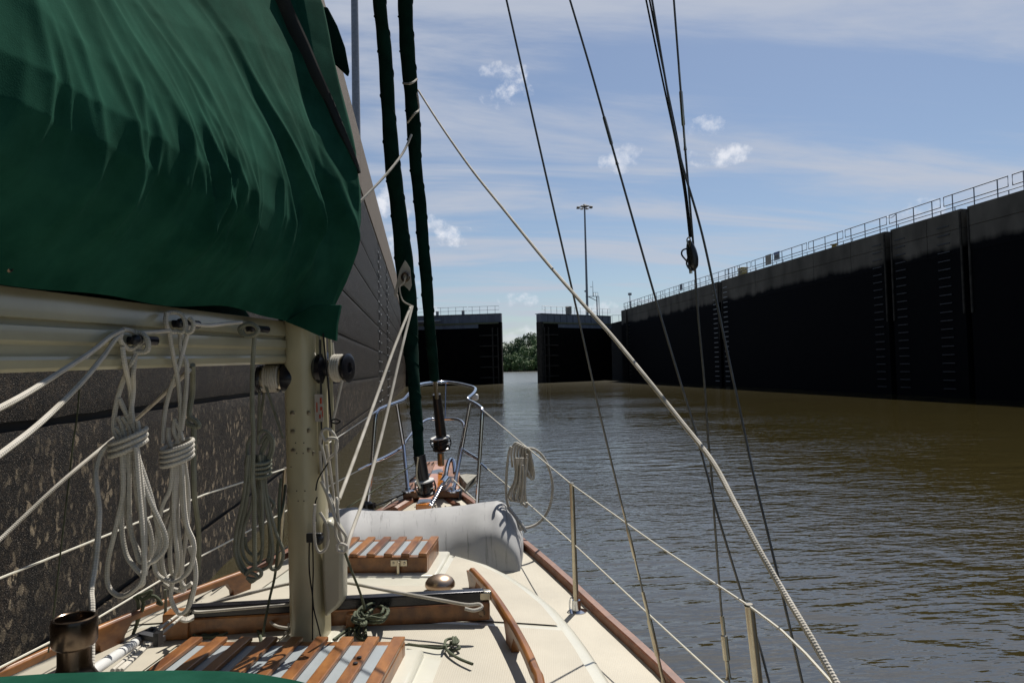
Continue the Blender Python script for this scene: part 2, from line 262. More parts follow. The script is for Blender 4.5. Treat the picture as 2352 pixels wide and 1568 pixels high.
# ------------------------------------------------------------ mesh helpers
def cr(pts, k=8, closed=False):
    P = [Vector(p) for p in pts]; n = len(P)
    if n < 3: return P
    res = []
    rng = range(n if closed else n-1)
    for i in rng:
        if closed: a, b_, c_, d_ = P[(i-1) % n], P[i], P[(i+1) % n], P[(i+2) % n]
        else: a, b_, c_, d_ = P[max(i-1,0)], P[i], P[i+1], P[min(i+2,n-1)]
        for j in range(k):
            s = j/k
            res.append(.5*((2*b_)+(c_-a)*s+(2*a-5*b_+4*c_-d_)*s*s+(3*b_-a-3*c_+d_)*s**3))
    if not closed: res.append(P[-1])
    return res
class MB:
    def __init__(s): s.v = []; s.f = []; s.uv = []
    def add(s, vs, fs, uv=None):
        o = len(s.v); s.v += [Vector(q) for q in vs]
        for i, f in enumerate(fs):
            s.f.append([o+j for j in f]); s.uv.append(uv[i] if uv else [(s.v[o+j].x, s.v[o+j].y+s.v[o+j].z) for j in f])
        return s
    def tube(s, pts, r=.01, n=8, closed=False, ry=None):
        P = [Vector(p) for p in pts]; m = len(P)
        rr = r if isinstance(r, (list, tuple)) else [r]*m
        tg = []
        for i in range(m):
            a = P[(i-1) % m] if closed else P[max(i-1,0)]; b_ = P[(i+1) % m] if closed else P[min(i+1,m-1)]
            d = b_-a; tg.append(d.normalized() if d.length > 1e-9 else Vector((0,0,1)))
        nr = Vector((0,0,1)) if abs(tg[0].z) < .9 else Vector((1,0,0)); nr = (nr - tg[0]*nr.dot(tg[0])).normalized()
        vs = []; L_ = [0]
        for i in range(m):
            nr = nr - tg[i]*nr.dot(tg[i])
            if nr.length < 1e-6: nr = tg[i].orthogonal()
            nr.normalize(); bn = tg[i].cross(nr)
            if i: L_.append(L_[-1]+(P[i]-P[i-1]).length)
            for k in range(n):
                a = 2*math.pi*k/n; vs.append(P[i]+nr*math.cos(a)*rr[i]+bn*math.sin(a)*(rr[i] if ry is None else ry))
        fs = []; uv = []
        seg = m if closed else m-1
        for i in range(seg):
            j = (i+1) % m; la = L_[i]; lb = L_[i+1] if i+1 < m else L_[i]+(P[0]-P[i]).length
            for k in range(n):
                k2 = (k+1) % n
                fs.append([i*n+k, i*n+k2, j*n+k2, j*n+k]); uv.append([(la,k/n),(la,(k+1)/n),(lb,(k+1)/n),(lb,k/n)])
        if not closed:
            fs.append(list(range(n))[::-1]); uv.append([(0,0)]*n); fs.append([(m-1)*n+k for k in range(n)]); uv.append([(0,0)]*n)
        return s.add(vs, fs, uv)
    def rope(s, pts, r, k=8, n=7): return s.tube(cr(pts, k), r, n)
    def box(s, c, size, ax=None):
        c = Vector(c); ax = ax or (Vector((1,0,0)), Vector((0,1,0)), Vector((0,0,1)))
        vs = [c+ax[0]*(i*size[0]/2)+ax[1]*(j*size[1]/2)+ax[2]*(k*size[2]/2) for k in (-1,1) for j in (-1,1) for i in (-1,1)]
        return s.add(vs, [[0,2,3,1],[4,5,7,6],[0,1,5,4],[2,6,7,3],[0,4,6,2],[1,3,7,5]])
    def prism(s, poly, h):
        h = Vector(h) if not isinstance(h, (int, float)) else Vector((0,0,h)); n = len(poly)
        P = [Vector(p) for p in poly]
        return s.add(P+[p+h for p in P], [list(range(n))[::-1], [n+i for i in range(n)]]+[[i,(i+1)%n,n+(i+1)%n,n+i] for i in range(n)])
    def lathe(s, c, axis, prof, n=24):
        c = Vector(c); a = Vector(axis).normalized(); u = a.orthogonal().normalized(); v = a.cross(u); vs = []
        for (r, h) in prof:
            for k in range(n): t_ = 2*math.pi*k/n; vs.append(c+a*h+(u*math.cos(t_)+v*math.sin(t_))*max(r, 1e-4))
        m = len(prof); fs = [[i*n+k, i*n+(k+1)%n, (i+1)*n+(k+1)%n, (i+1)*n+k] for i in range(m-1) for k in range(n)]
        fs += [list(range(n))[::-1], [(m-1)*n+k for k in range(n)]]
        return s.add(vs, fs)
    def grid(s, G, uvf=None):
        a = len(G); b_ = len(G[0]); vs = [p for row in G for p in row]
        fs = []; uv = []
        for i in range(a-1):
            for j in range(b_-1):
                fs.append([i*b_+j, i*b_+j+1, (i+1)*b_+j+1, (i+1)*b_+j])
                uv.append([(i/(a-1),j/(b_-1)),(i/(a-1),(j+1)/(b_-1)),((i+1)/(a-1),(j+1)/(b_-1)),((i+1)/(a-1),j/(b_-1))])
        return s.add(vs, fs, uv)
    def build(s, name, mt, parent=None, bevel=0, smooth=35, solid=0):
        me = bpy.data.meshes.new(name)
        if parent is not None: off = Vector(parent['_o'])
        else:
            xs = [p.x for p in s.v]; ys = [p.y for p in s.v]; zs = [p.z for p in s.v]
            off = Vector(((min(xs)+max(xs))/2, (min(ys)+max(ys))/2, min(zs)))
        me.from_pydata([p-off for p in s.v], [], s.f)
        ul = me.uv_layers.new(name='UVMap'); flat = []
        for u in s.uv:
            for q in u: flat += [q[0], q[1]]
        ul.data.foreach_set('uv', flat)
        me.materials.append(M[mt] if isinstance(mt, str) else mt)
        bm = bmesh.new(); bm.from_mesh(me); bmesh.ops.recalc_face_normals(bm, faces=bm.faces); bm.to_mesh(me); bm.free()
        if smooth:
            for p in me.polygons: p.use_smooth = True
            me.set_sharp_from_angle(angle=R(smooth))
        o = bpy.data.objects.new(name, me); C.objects.link(o); o['_o'] = list(off)
        if parent is not None: o.parent = parent
        else: o.location = off
        if solid: q = o.modifiers.new('s', 'SOLIDIFY'); q.thickness = solid; q.offset = 0
        if bevel: q = o.modifiers.new('b', 'BEVEL'); q.width = bevel; q.segments = 2; q.limit_method = 'ANGLE'
        return o
def tag(o, label, cat, group=None):
    o['label'] = label; o['category'] = cat
    if group: o['group'] = group
    return o
def thing(name, label, cat, loc, group=None):
    o = bpy.data.objects.new(name, None); C.objects.link(o); o.location = loc; o['_o'] = list(loc); o.empty_display_size = .1
    return tag(o, label, cat, group)
def setting(o): o['kind'] = 'structure'; return o
def copy_tree(o, delta, parent=None):
    c = o.copy(); C.objects.link(c)
    if parent is None: c.location = o.location + Vector(delta)
    else: c.parent = parent
    for ch in o.children: copy_tree(ch, delta, c)
    return c
# ------------------------------------------------------------ setting: water, walls, banks
setting(MB().add([(-900,-60,0),(1200,-60,0),(1200,1500,0),(-900,1500,0)], [[0,1,2,3]]).build('water', 'water', smooth=0))
XL, XR, ZL, ZR = -2.4, 31.0, 12.1, 10.9
wl = thing('lock_wall', 'tall dark wet concrete lock wall with tan top close alongside the left of the boat', 'lock wall', (-6, 40, -3))
mb = MB(); mb.box((XL-.06-4, 45, (ZL-2.2-3)/2), (8, 140, ZL-2.2+3)); mb.build('wall_core', 'joint', wl)
js = [-3, -.84, .59, 2.0, 3.42, 4.85, 6.27, 7.7, ZL-2.25]
ys = [-25, 41.9, 42.5, 51.9, 52.7, 80, 115]
mb = MB()
def rough_panel(mb, y0, y1, z0, z1):
    ny = 2 if y1 > 30 and y0 > 30 else 260; nz_ = 2 if ny == 2 else 14
    G = []
    for i in range(ny+1):
        f = i/ny
        yy = y0+(y1-y0)*(f if ny == 2 else (0.5*f+.5*f**2.2))
        row = []
        for j in range(nz_+1):
            z = z0+(z1-z0)*j/nz_; e = min(j, nz_-j)
            nn = noise.noise(Vector((yy*1.7, z*2.3, z0))) + .6*noise.noise(Vector((yy*6.1, z*7.3, z0)))
            row.append(Vector((XL + (nn*.012 if ny > 2 else 0) - (.018+.01*nn if e == 0 else 0), yy, z + (noise.noise(Vector((yy*4, z0, 3)))*.018 if e == 0 and ny > 2 else 0))))
        G.append([Vector((XL-.06, yy, z0))]+row+[Vector((XL-.06, yy, z1))])
    mb.grid(G)
for j in range(len(js)-1):
    for i in range(0, len(ys)-1):
        if i in (1, 3): continue
        rough_panel(mb, ys[i]+.02, ys[i+1]-.02, js[j]+.030, js[j+1]-.030)
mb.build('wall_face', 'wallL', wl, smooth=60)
mb = MB()
for i in range(-4, 23):
    if -25 < i*5+2.5 < 115: mb.box((XL-4+.02, i*5+2.5, ZL-1.1), (8, 4.97, 2.2))
mb.build('coping_band', 'wallLc', wl, bevel=.02)
def ladder_thing(X, y, z0, z1, side, label, group, w_=.75, n=18, mt='galv'):
    r_ = thing('wall_ladder', label, 'ladder', (X, y, z0), group)
    for k in range(n):
        z = z0+(z1-z0)*k/(n-1)
        MB().box((X+side*.03, y, z), (.05, w_, .055)).build('rung', mt, r_, smooth=0)
for (y, lb, n_) in [(41.2,'rungs on the left lock wall just short of the nearer dark slot',16),(43.4,'rungs on the left lock wall just past the nearer dark slot',16),(51.1,'rungs on the left lock wall just short of the farther dark slot',16),(53.6,'rungs on the left lock wall just past the farther dark slot',16)]:
    ladder_thing(XL, y, .6, ZL-3, 1, 'pale steel '+lb, 'rung columns on the left wall', n=n_)
# right wall
wr = thing('lock_wall', 'long black algae-stained lock wall with grey concrete band across the water on the right', 'lock wall', (40, 60, -3))
slots = [(37.2,.45),(44.0,.55),(71.2,.7),(105.4,.4)]
edges = [-25]
for y, w_ in slots: edges += [y-w_/2, y+w_/2]
edges += [108.5]
mb = MB()
for i in range(0, len(edges), 2):
    mb.box(((XR+55)/2, (edges[i]+edges[i+1])/2, (ZR-2.2-3)/2), (55-XR, edges[i+1]-edges[i], ZR-2.2+3))
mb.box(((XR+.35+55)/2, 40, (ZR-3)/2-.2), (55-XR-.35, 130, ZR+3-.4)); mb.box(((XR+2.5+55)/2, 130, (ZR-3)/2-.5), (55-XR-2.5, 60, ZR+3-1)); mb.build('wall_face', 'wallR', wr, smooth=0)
mb = MB()
joints = [-25,-10,0,12,24,edges[1],edges[2],40.3,edges[3],edges[4],48.2,53.2,63.2,edges[5],edges[6],79,91,98,edges[7],edges[8],edges[9]]
for a_, b_ in zip(joints, joints[1:]):
    if any(abs((a_+b_)/2-y) < .3 for y, _ in slots): continue
    mb.box(((XR-.02+55)/2, (a_+b_)/2, ZR-.55), (55-XR+.02, b_-a_-.04, 1.1)); mb.box(((XR-.012+55)/2, (a_+b_)/2, ZR-1.83), (55-XR+.012, b_-a_-.04, 1.42))
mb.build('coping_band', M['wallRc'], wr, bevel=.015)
mb = MB()
for y, w_ in slots:
    for s_ in (-1, 1): mb.box((XR-.03, y+s_*(w_/2+.08), (ZR-1.3)/2+3), (.08, .12, ZR-5))
mb.build('slot_guard', 'gate_frame', wr, smooth=0)
for y, w_, n_, lb in [(44.0,.9,20,'second wall slot'),(71.2,1.1,20,'third wall slot from the right')]:
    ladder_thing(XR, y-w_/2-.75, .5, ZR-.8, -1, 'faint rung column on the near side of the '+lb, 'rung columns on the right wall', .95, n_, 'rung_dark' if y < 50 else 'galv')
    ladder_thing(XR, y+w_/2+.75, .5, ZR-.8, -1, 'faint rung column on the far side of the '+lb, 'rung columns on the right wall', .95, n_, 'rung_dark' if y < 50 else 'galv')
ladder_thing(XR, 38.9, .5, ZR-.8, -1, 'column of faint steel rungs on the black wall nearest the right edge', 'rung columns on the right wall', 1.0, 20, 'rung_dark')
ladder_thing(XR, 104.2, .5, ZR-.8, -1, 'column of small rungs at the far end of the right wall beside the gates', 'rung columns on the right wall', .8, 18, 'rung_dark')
# guard rails
def rail_panel(X, y0, y1, z, label, group, cat='guard rail'):
    r_ = thing('guard_rail', label, cat, (X, (y0+y1)/2, z), group)
    a_, b_ = y0+.12, y1-.12; q = .034
    fr = [(X,a_,z+.5),(X,a_,z+1.05),(X,b_,z+1.05),(X,b_,z+.5)]
    MB().tube(fr, q, 6, closed=True).build('rail_frame', 'galv_dark', r_)
    MB().tube([(X,y0,z+.28),(X,y1,z+.28)], q*.8, 6).tube([(X,y0+.1,z),(X,y0+.1,z+.28)], q*.8, 6).tube([(X,y1-1,z),(X,y1-1,z+.28)], q*.8, 6).build('toe_rail', 'galv_dark', r_)
    n = max(2, round((y1-y0)/1.45))
    for k in range(n):
        y = y0 + (k+.5)*(y1-y0)/n
        MB().tube([(X,y,z-.02),(X,y,z+1.05)], q, 6).build('post', 'galv_dark', r_)
y = 14.0; px = []
while y < 103: px.append((y, y+5)); y += 5.05
nrp = 0
for (a_, b_) in px:
    if b_ < 30: continue
    if abs((a_+b_)/2-69.5) < 2.5: continue
    ordn = ['first','second','third','fourth','fifth','sixth','seventh','eighth','ninth','tenth','eleventh','twelfth','thirteenth','fourteenth','fifteenth','sixteenth'][nrp]; nrp += 1
    rail_panel(XR+.25, a_, b_, ZR, 'grey guard rail panel on the right wall, '+ordn+' counting from the right edge', 'guard rails along the right lock wall')
rail_panel(XR+.25, 67.3, 70.3, ZR, 'short guard rail section beside the yellow box on the right wall', 'guard rails along the right lock wall')
rail_panel(XR+.25, 103.5, 108, ZR, 'farthest guard rail panel at the corner of the right wall by the gates', 'guard rails along the right lock wall')
# chain across gap, signs, boxes on the right wall
def board(name, label, y, w_, z0, z1, mt, text=None, head=None):
    r_ = thing(name, label, 'sign', (XR+.2, y, z0), None)
    MB().box((XR+.2, y, (z0+z1)/2), (.03, w_, z1-z0)).build('board', mt, r_, smooth=0, bevel=.004)
    if head: MB().box((XR+.178, y, z1-.1), (.012, w_-.02, .16)).build('header_band', head, r_, smooth=0)
    if text:
        cu = bpy.data.curves.new('t', 'FONT'); cu.body = text; cu.size = .5; cu.align_x = 'CENTER'; cu.align_y = 'CENTER'; cu.extrude = .004; cu.offset = .008
        to = bpy.data.objects.new('t', cu); C.objects.link(to); bpy.context.view_layer.update()
        me = bpy.data.meshes.new_from_object(to); bpy.data.objects.remove(to)
        me.transform(Matrix.Translation(Vector((-.03, 0, (z0+z1)/2-.08-z0))) @ Matrix(((0,0,-1,0),(-1,0,0,0),(0,1,0,0),(0,0,0,1))))
        me.materials.append(M['black']); o = bpy.data.objects.new('lettering', me); C.objects.link(o); o.parent = r_
M['sign'] = mat('sign_face', (.45,.47,.5), .5, var=.05); M['sign_blue'] = mat('sign_blue', (.03,.07,.25), .5, var=.05); M['beige'] = mat('beige_board', (.32,.28,.22), .6, var=.1, scale=3); M['yel'] = mat('yellow_box', (.5,.38,.1), .5, var=.1)
board('distance_sign', 'white distance sign reading 400 with blue header on the right wall railing', 59.4, 1.0, ZR+.38, ZR+1.12, 'sign', '400', 'sign_blue')
board('notice_board', 'weathered beige board on the railing just beyond the 400 sign', 60.95, 1.05, ZR+.2, ZR+1.12, 'beige')
board('notice_board', 'small grey-blue board on the far part of the right wall railing', 82.9, .9, ZR+.35, ZR+1.1, 'gate_grey')
tag(MB().box((XR+.7, 67.2, ZR+.4), (.6,.9,.75)).box((XR+.7,67.2,ZR+.8),(.7,1.0,.06)).build('equipment_box', 'yel', bevel=.02), 'yellow equipment box behind the railing midway along the right wall', 'equipment box')
tag(MB().lathe((XR+.6, 51.2, ZR), (0,0,1), [(.2,0),(.18,.28),(.3,.3),(.3,.36)], 16).build('bollard', 'yel'), 'low yellowish mooring bollard on top of the right wall under the slack chain', 'bollard')
tag(MB().rope([(XR+.25,44.4,ZR+1.0),(XR+.25,43.9,ZR+.86),(XR+.25,43.4,ZR+1.0)], .02).build('safety_chain', 'galv_dark'), 'slack safety chain closing the railing gap above the second wall slot', 'chain')
# ------------------------------------------------------------ gates
def gate(H, E, lab, sgn):
    # H hinge xy, E free end xy
    H = Vector((*H, 0)); E = Vector((*E, 0)); u = (E-H); Ln = u.length; u.normalize(); n = Vector((u.y, -u.x, 0)); n = n if n.y < 0 else -n
    ax = (u, n, Vector((0,0,1))); mid = (H+E)/2; top = 10.75
    r_ = thing('lock_gate', lab, 'lock gate', (mid.x, mid.y, -3), 'pair of mitre gates')
    def B(name, a, b_, z0, z1, d0, d1, mt, bev=0):
        c = H+u*((a+b_)/2)+n*((d0+d1)/2); c.z = (z0+z1)/2
        return MB().box(c, (abs(b_-a), abs(d1-d0), z1-z0), ax).build(name, mt, r_, smooth=0, bevel=bev)
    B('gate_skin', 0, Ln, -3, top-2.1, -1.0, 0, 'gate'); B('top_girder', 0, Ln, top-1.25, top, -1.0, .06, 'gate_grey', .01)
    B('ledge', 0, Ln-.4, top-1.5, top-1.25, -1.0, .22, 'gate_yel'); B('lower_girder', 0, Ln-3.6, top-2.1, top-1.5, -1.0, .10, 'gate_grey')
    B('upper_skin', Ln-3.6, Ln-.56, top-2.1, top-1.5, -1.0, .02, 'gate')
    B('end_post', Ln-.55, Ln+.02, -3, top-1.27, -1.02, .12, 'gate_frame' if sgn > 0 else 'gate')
    for k in range(11): B('stiffener', .6+k*1.35, .68+k*1.35, top-1.24, top-.05, .06, .16, 'gate_grey')
    for k in range(5):
        z = .9+k*1.62; B('fender_bar', Ln-3.4, Ln-.45, z, z+.18, 0, .3, 'gate_frame')
    B('fender_post', Ln-1.45, Ln-1.25, -1, top-2.1, 0, .36, 'gate_frame'); B('fender_post', Ln-.62, Ln-.45, -1, top-2.1, .12, .34, 'gate_frame')
    B('walkway', 0, Ln, top, top+.08, -1.3, .2, 'gate_grey')
    rl = thing('guard_rail', 'thin guard rail along the top of the '+('left' if sgn < 0 else 'right')+' lock gate', 'guard rail', (mid.x, mid.y, top+.08), 'guard rails on the gates')
    for k in range(3):
        a, b_ = .2+k*(Ln-.3)/3, (k+1)*(Ln-.3)/3
        pts = [H+u*a, H+u*a, H+u*b_, H+u*b_]
        for i, z in enumerate((.55,1.15,1.15,.55)): pts[i] = Vector((pts[i].x, pts[i].y, top+.08+z))+n*.1
        MB().tube(pts, .03, 5, closed=True).build('rail_frame', 'galv_dark', rl)
        for j in range(4):
            p = H+u*(a+(j+.5)*(b_-a)/4)+n*.1
            MB().tube([(p.x,p.y,top+.06),(p.x,p.y,top+1.23)], .03, 5).build('post', 'galv_dark', rl)
    return H, u, n, Ln, top
HL = gate((-2.5,113.5), (12.25,109.5), 'left leaf of the dark steel lock gates standing ajar', -1)
HR = gate((32.0,118.5), (18.55,110.5), 'right leaf of the dark steel lock gates standing ajar', 1)
# hydraulic arm on the left leaf and control boxes
tag(MB().tube([(-2.0,112.9,9.85),(3.0,111.7,9.95)], .14, 12).tube([(-2.0,112.9,9.85),(1.0,112.2,9.9)], .2, 12).build('hydraulic_ram', 'galv'), 'grey hydraulic ram lying along the top of the left gate', 'hydraulic ram')
for (H_, a, lb) in ((HL,9.3,'grey control box on the left gate railing nearest the opening'),(HL,5.2,'grey control box midway along the left gate railing'),(HR,9.5,'beige control cabinet on top of the right gate')):
    p = H_[0]+H_[1]*a+H_[2]*-.15
    big = .9 if 'cabinet' in lb else .45
    tag(MB().box((p.x,p.y,H_[4]+.08+big*.75), (big,big*.6,big*1.4)).tube([(p.x,p.y,H_[4]+.05),(p.x,p.y,H_[4]+.3)], .06, 6).build('control_box', 'beige' if big > .8 else 'galv', bevel=.02), lb, 'control box')
# railing on the wall beyond, right
for x0, lb in ((33.2,'guard rail on the lower pier wall behind the right gate'),):
    r_ = thing('guard_rail', lb, 'guard rail', (x0+2, 122, 10.0), None)
    MB().tube([(x0,122,10.9),(x0,122,11.2),(x0+5,122,11.2),(x0+5,122,10.6)], .03, 5).build('rail_frame', 'galv_dark', r_)
    for k in range(5): MB().tube([(x0+k*1.2,122,9.8),(x0+k*1.2,122,11.2)], .03, 5).build('post', 'galv_dark', r_)
# high masts
def high_mast(x, y, z0, z1, r0, r1, lab):
    r_ = thing('light_mast', lab, 'light mast', (x, y, z0), 'high light masts')
    MB().tube([(x,y,z0),(x,y,z1)], [r0, r1], 14).build('pole', 'galv_dark', r_)
    MB().lathe((x,y,z1-.3), (0,0,1), [(r1+.1,0),(.6,.15),(.6,.3),(.3,.7),(.05,.8)], 16).build('head_ring', 'lamp_dark', r_)
    for k in range(8):
        a = k*math.pi/4+.2; c = Vector((x+math.cos(a)*1.45, y+math.sin(a)*1.45, z1-.15))
        MB().lathe(c+Vector((0,0,-.18)), (0,0,1), [(.36,0),(.40,.10),(.2,.24),(.05,.28)], 12).tube([c, (x,y,z1)], .05, 5).build('lamp_head', 'lamp_dark', r_)
high_mast(at(1349,712,150).x, at(1349,712,150).y, 8, at(1343,472,150).z, .30, .17, 'tall thin lighting mast standing behind the right lock gate')
p = at(826,340,50); high_mast(p.x-.2, p.y, 10, 36, .32, .22, 'thick grey lighting mast rising behind the left wall beside the sail cover')
def cam_tower(x, y, s_, lab):
    z0 = 12.1; sx = s_
    r_ = thing('camera_tower', lab, 'camera tower', (x, y, z0), 'camera towers by the gates')
    r_.scale = (.42,.42,.42)
    MB().tube([(x,y,z0-9.5),(x,y,z0+10)], .3, 8).tube([(x+1,y,z0-9.5),(x+1,y,z0+10)], .18, 8).build('column', 'galv_dark', r_)
    MB().box((x-sx*2.3,y,z0+10.1), (6.2,1.4,.18)).tube([(x,y,z0+8),(x-sx*4,y,z0+10)], .18, 6).build('platform', 'galv_dark', r_, smooth=0)
    MB().tube([(x-1.6,y,z0+10.2),(x-1.6,y,z0+12),(x+.6,y,z0+12),(x+.6,y,z0+10.2)], .09, 5).tube([(x-1.6,y,z0+11.1),(x+.6,y,z0+11.1)], .09, 5).tube([(x-.5,y,z0+10.2),(x-.5,y,z0+12)], .09, 5).build('platform_rail', 'galv_dark', r_)
    MB().tube([(x-sx*1.8,y,z0+10),(x-sx*1.8,y,z0+17.5)], [.16,.08], 6).box((x-sx*2.2,y,z0+14.6), (.7,.1,.1)).lathe((x-sx*2.7,y,z0+14.5), (0,0,1), [(.25,0),(.25,.3),(.05,.5)], 10).build('antenna', 'galv_dark', r_)
    MB().tube([(x-sx*5.2,y,z0+10.1),(x-sx*5.2,y,z0+12.2)], .13, 8).box((x-sx*5.4,y,z0+12.8), (1.3,.7,.5), (Vector((.9,0,.4)).normalized(), Vector((0,1,0)), Vector((-.4,0,.9)).normalized())).lathe((x-sx*5.2,y,z0+12.1),(0,0,1),[(.35,0),(.35,.5),(.1,.6)],10).build('camera_head', 'galv_dark', r_)
p = at(1382,712,140); cam_tower(p.x, 140, 1, 'camera tower with platform and antenna behind the right gate')
p = at(951,700,140); cam_tower(p.x-1, 140, -.55, 'camera tower partly hidden by the green furled sail behind the left gate')
for (x, y_, lb) in ((1467,718,'thin lamp standard at the corner of the right wall'),(1447,690,'taller thin lamp standard with small head at the end of the right wall')):
    p = at(x, y_, 112); tag(MB().tube([(p.x,p.y,9.8),(p.x,p.y,p.z+1.2)], .07, 6).box((p.x,p.y,p.z+1.0), (.5,.3,.35)).build('lamp_post', 'galv_dark'), lb, 'lamp post')
# far bank + trees
hb = MB(); G = []
def hill(x, y): return max(-1, min(2.0+max(0,(x-60))*.5, 18)*min(1, max(0,(y-520)/45))+ (y-520)*.02)
for i in range(60):
    x = -150+i*8
    G.append([Vector((x, y, hill(x, y)+(noise.noise(Vector((x*.05,y*.05,0)))*1.5 if y > 525 else 0))) for y in (515,520,523,530,545,565,590,640,760)])
setting(hb.grid(G).build('hill', 'bank'))
def make_tree(name, mt, h, wd, seed, dens=900):
    rnd = random.Random(seed)
    r_ = bpy.data.objects.new(name, None); C.objects.link(r_); r_['_o'] = [0,0,0]
    MB().tube([(0,0,-1),(0,0,h*.35),(wd*.05,0,h*.7)], [.35,.25,.08], 6).tube([(0,0,h*.3),(wd*.25,.1,h*.6)], [.14,.05], 5).tube([(0,0,h*.35),(-wd*.22,-.2,h*.62)], [.14,.05], 5).build('trunk', 'bark', r_)
    mb = MB(); cl = []
    for k in range(16):
        a = rnd.random()*6.28; q = rnd.random()**.6; zf = .2+.75*rnd.random(); rad = wd*.5*math.sqrt(max(.05, 1-((zf-.5)/.56)**2))*q*.85
        cl.append((Vector((math.cos(a)*rad, math.sin(a)*rad, h*zf)), wd*(.13+.12*rnd.random())))
    for k in range(dens):
        c_, rr_ = cl[k % len(cl)]
        d = Vector((rnd.gauss(0,1), rnd.gauss(0,1), rnd.gauss(0,1))).normalized(); p = c_+d*rr_*(.75+.35*rnd.random())
        nrm = (d+Vector((rnd.gauss(0,.4), rnd.gauss(0,.4), rnd.gauss(0,.4)))).normalized(); u_ = nrm.orthogonal().normalized(); v_ = nrm.cross(u_); s_ = .28+.32*rnd.random()
        mb.add([p-u_*s_, p-v_*s_*.7, p+u_*s_, p+v_*s_*.7], [[0,1,2,3]])
    mb.build('crown', mt, r_, smooth=0); return r_
protos = [make_tree('broadleaf_tree', ['leaf1','leaf2','leaf3','leaf1','leaf2'][k], [10,11,7,12,9][k], [9,9,7,9,10][k], 40+k) for k in range(5)]
tl = {0:'dark green broadleaf tree on the wooded far bank between the gates', 1:'mid green rounded tree on the wooded far bank between the gates', 2:'light green bushy tree low on the far bank by the water', 3:'tall dark tree on the far wooded hill', 4:'broad mid green tree on the far wooded bank'}
spots = []
rnd = random.Random(3)
for row, (yy, nn_) in enumerate([(521,11),(527,10),(537,9),(549,8),(562,8),(577,7),(594,7)]):
    for i in range(nn_):
        x = 48+(i+rnd.random()*.8)*(46/nn_)
        if x > 106: continue
        spots.append((x, yy+rnd.uniform(-2,2), 2 if row == 0 and rnd.random() < .7 else rnd.choice([0,1,3,4,1,0])))
first = set()
for (x, y, k) in spots:
    o = protos[k]
    if k in first: o = copy_tree(o, (0,0,0))
    else: first.add(k)
    o.location = (x, y, hill(x, y)-.3); s_ = rnd.uniform(.8, 1.3); o.scale = (s_, s_, s_*rnd.uniform(.85,1.15)); o.rotation_euler = (0,0,rnd.uniform(0,6.28))
    tag(o, tl[k], 'tree', 'trees on the far bank: '+['dark','mid green','light bushy','tall dark','broad'][k])
# ============================================================ BOAT
H_ = R(10.5); FW = Vector((math.sin(H_), math.cos(H_), 0)); RT = Vector((math.cos(H_), -math.sin(H_), 0)); UP = Vector((0,0,1))
MO = onz(715, 1468, 1.38)
def bp(s, t_, z): return Vector((MO.x, MO.y, 0)) + RT*s + FW*t_ + UP*z
BAX = (RT, FW, UP)
boat = thing('sailboat', 'cream sailing boat with teak trim, seen from its cockpit towards the bow', 'sailboat', bp(0, 0, 0))
def itp(tab, t_):
    if t_ <= tab[0][0]: return tab[0][1]
    for (a, va), (b_, vb) in zip(tab, tab[1:]):
        if t_ <= b_: return va+(vb-va)*(t_-a)/(b_-a)
    return tab[-1][1]
DW = [(-5,.95),(-3,1.35),(-1,1.40),(0,1.345),(.32,1.26),(.56,1.17),(.86,1.055),(1.19,.92),(1.5,.78),(2.0,.545),(2.5,.30),(2.8,.14),(2.92,.03)]
DZ = [(-5,1.12),(-1,1.07),(.3,1.10),(.56,1.12),(.86,1.14),(1.2,1.18),(1.5,1.22),(2.5,1.33),(2.92,1.38)]
ts = [-4.6,-3.5,-2.5,-1.5,-1,-.6,-.3,0,.2,.4,.6,.8,1.0,1.2,1.4,1.6,1.8,2.0,2.2,2.4,2.6,2.75,2.85,2.92]
G = [[bp(f*itp(DW,t_), t_, itp(DZ,t_)+.03*(1-f*f)) for f in (-1,-.75,-.5,-.25,0,.25,.5,.75,1)] for t_ in ts]
MB().grid(G).build('deck', 'nonskid', boat)
G = []
for t_ in ts:
    w_ = itp(DW,t_); z = itp(DZ,t_)
    G.append([bp(w_*q, t_-(.35*(1-zz_) if t_ > 1 else 0)*((t_-1)/1.9), z*zz_-.35*(1-zz_)) for q, zz_ in ((1,1),(.97,.7),(.9,.35),(.7,0))][::1] + [bp(-w_*q, t_-(.35*(1-zz_) if t_ > 1 else 0)*((t_-1)/1.9), z*zz_-.35*(1-zz_)) for q, zz_ in ((.7,0),(.9,.35),(.97,.7),(1,1))])
MB().grid(G).build('hull', 'gel', boat)
for sg in (1,-1):
    pl = [bp(sg*(itp(DW,t_)-.005), t_, itp(DZ,t_)+.015) for t_ in ts]
    mb = MB(); G = []
    for i, p in enumerate(pl):
        t_ = ts[i]; o_ = RT*sg
        G.append([p-o_*.030+UP*-.03, p-o_*.030+UP*.020, p-o_*.024+UP*.026, p+o_*.008+UP*.026, p+o_*.014+UP*.018, p+o_*.014+UP*-.04, p-o_*.030+UP*-.03])
    mb.grid(G).build('toe_rail', 'teak_cap', boat)
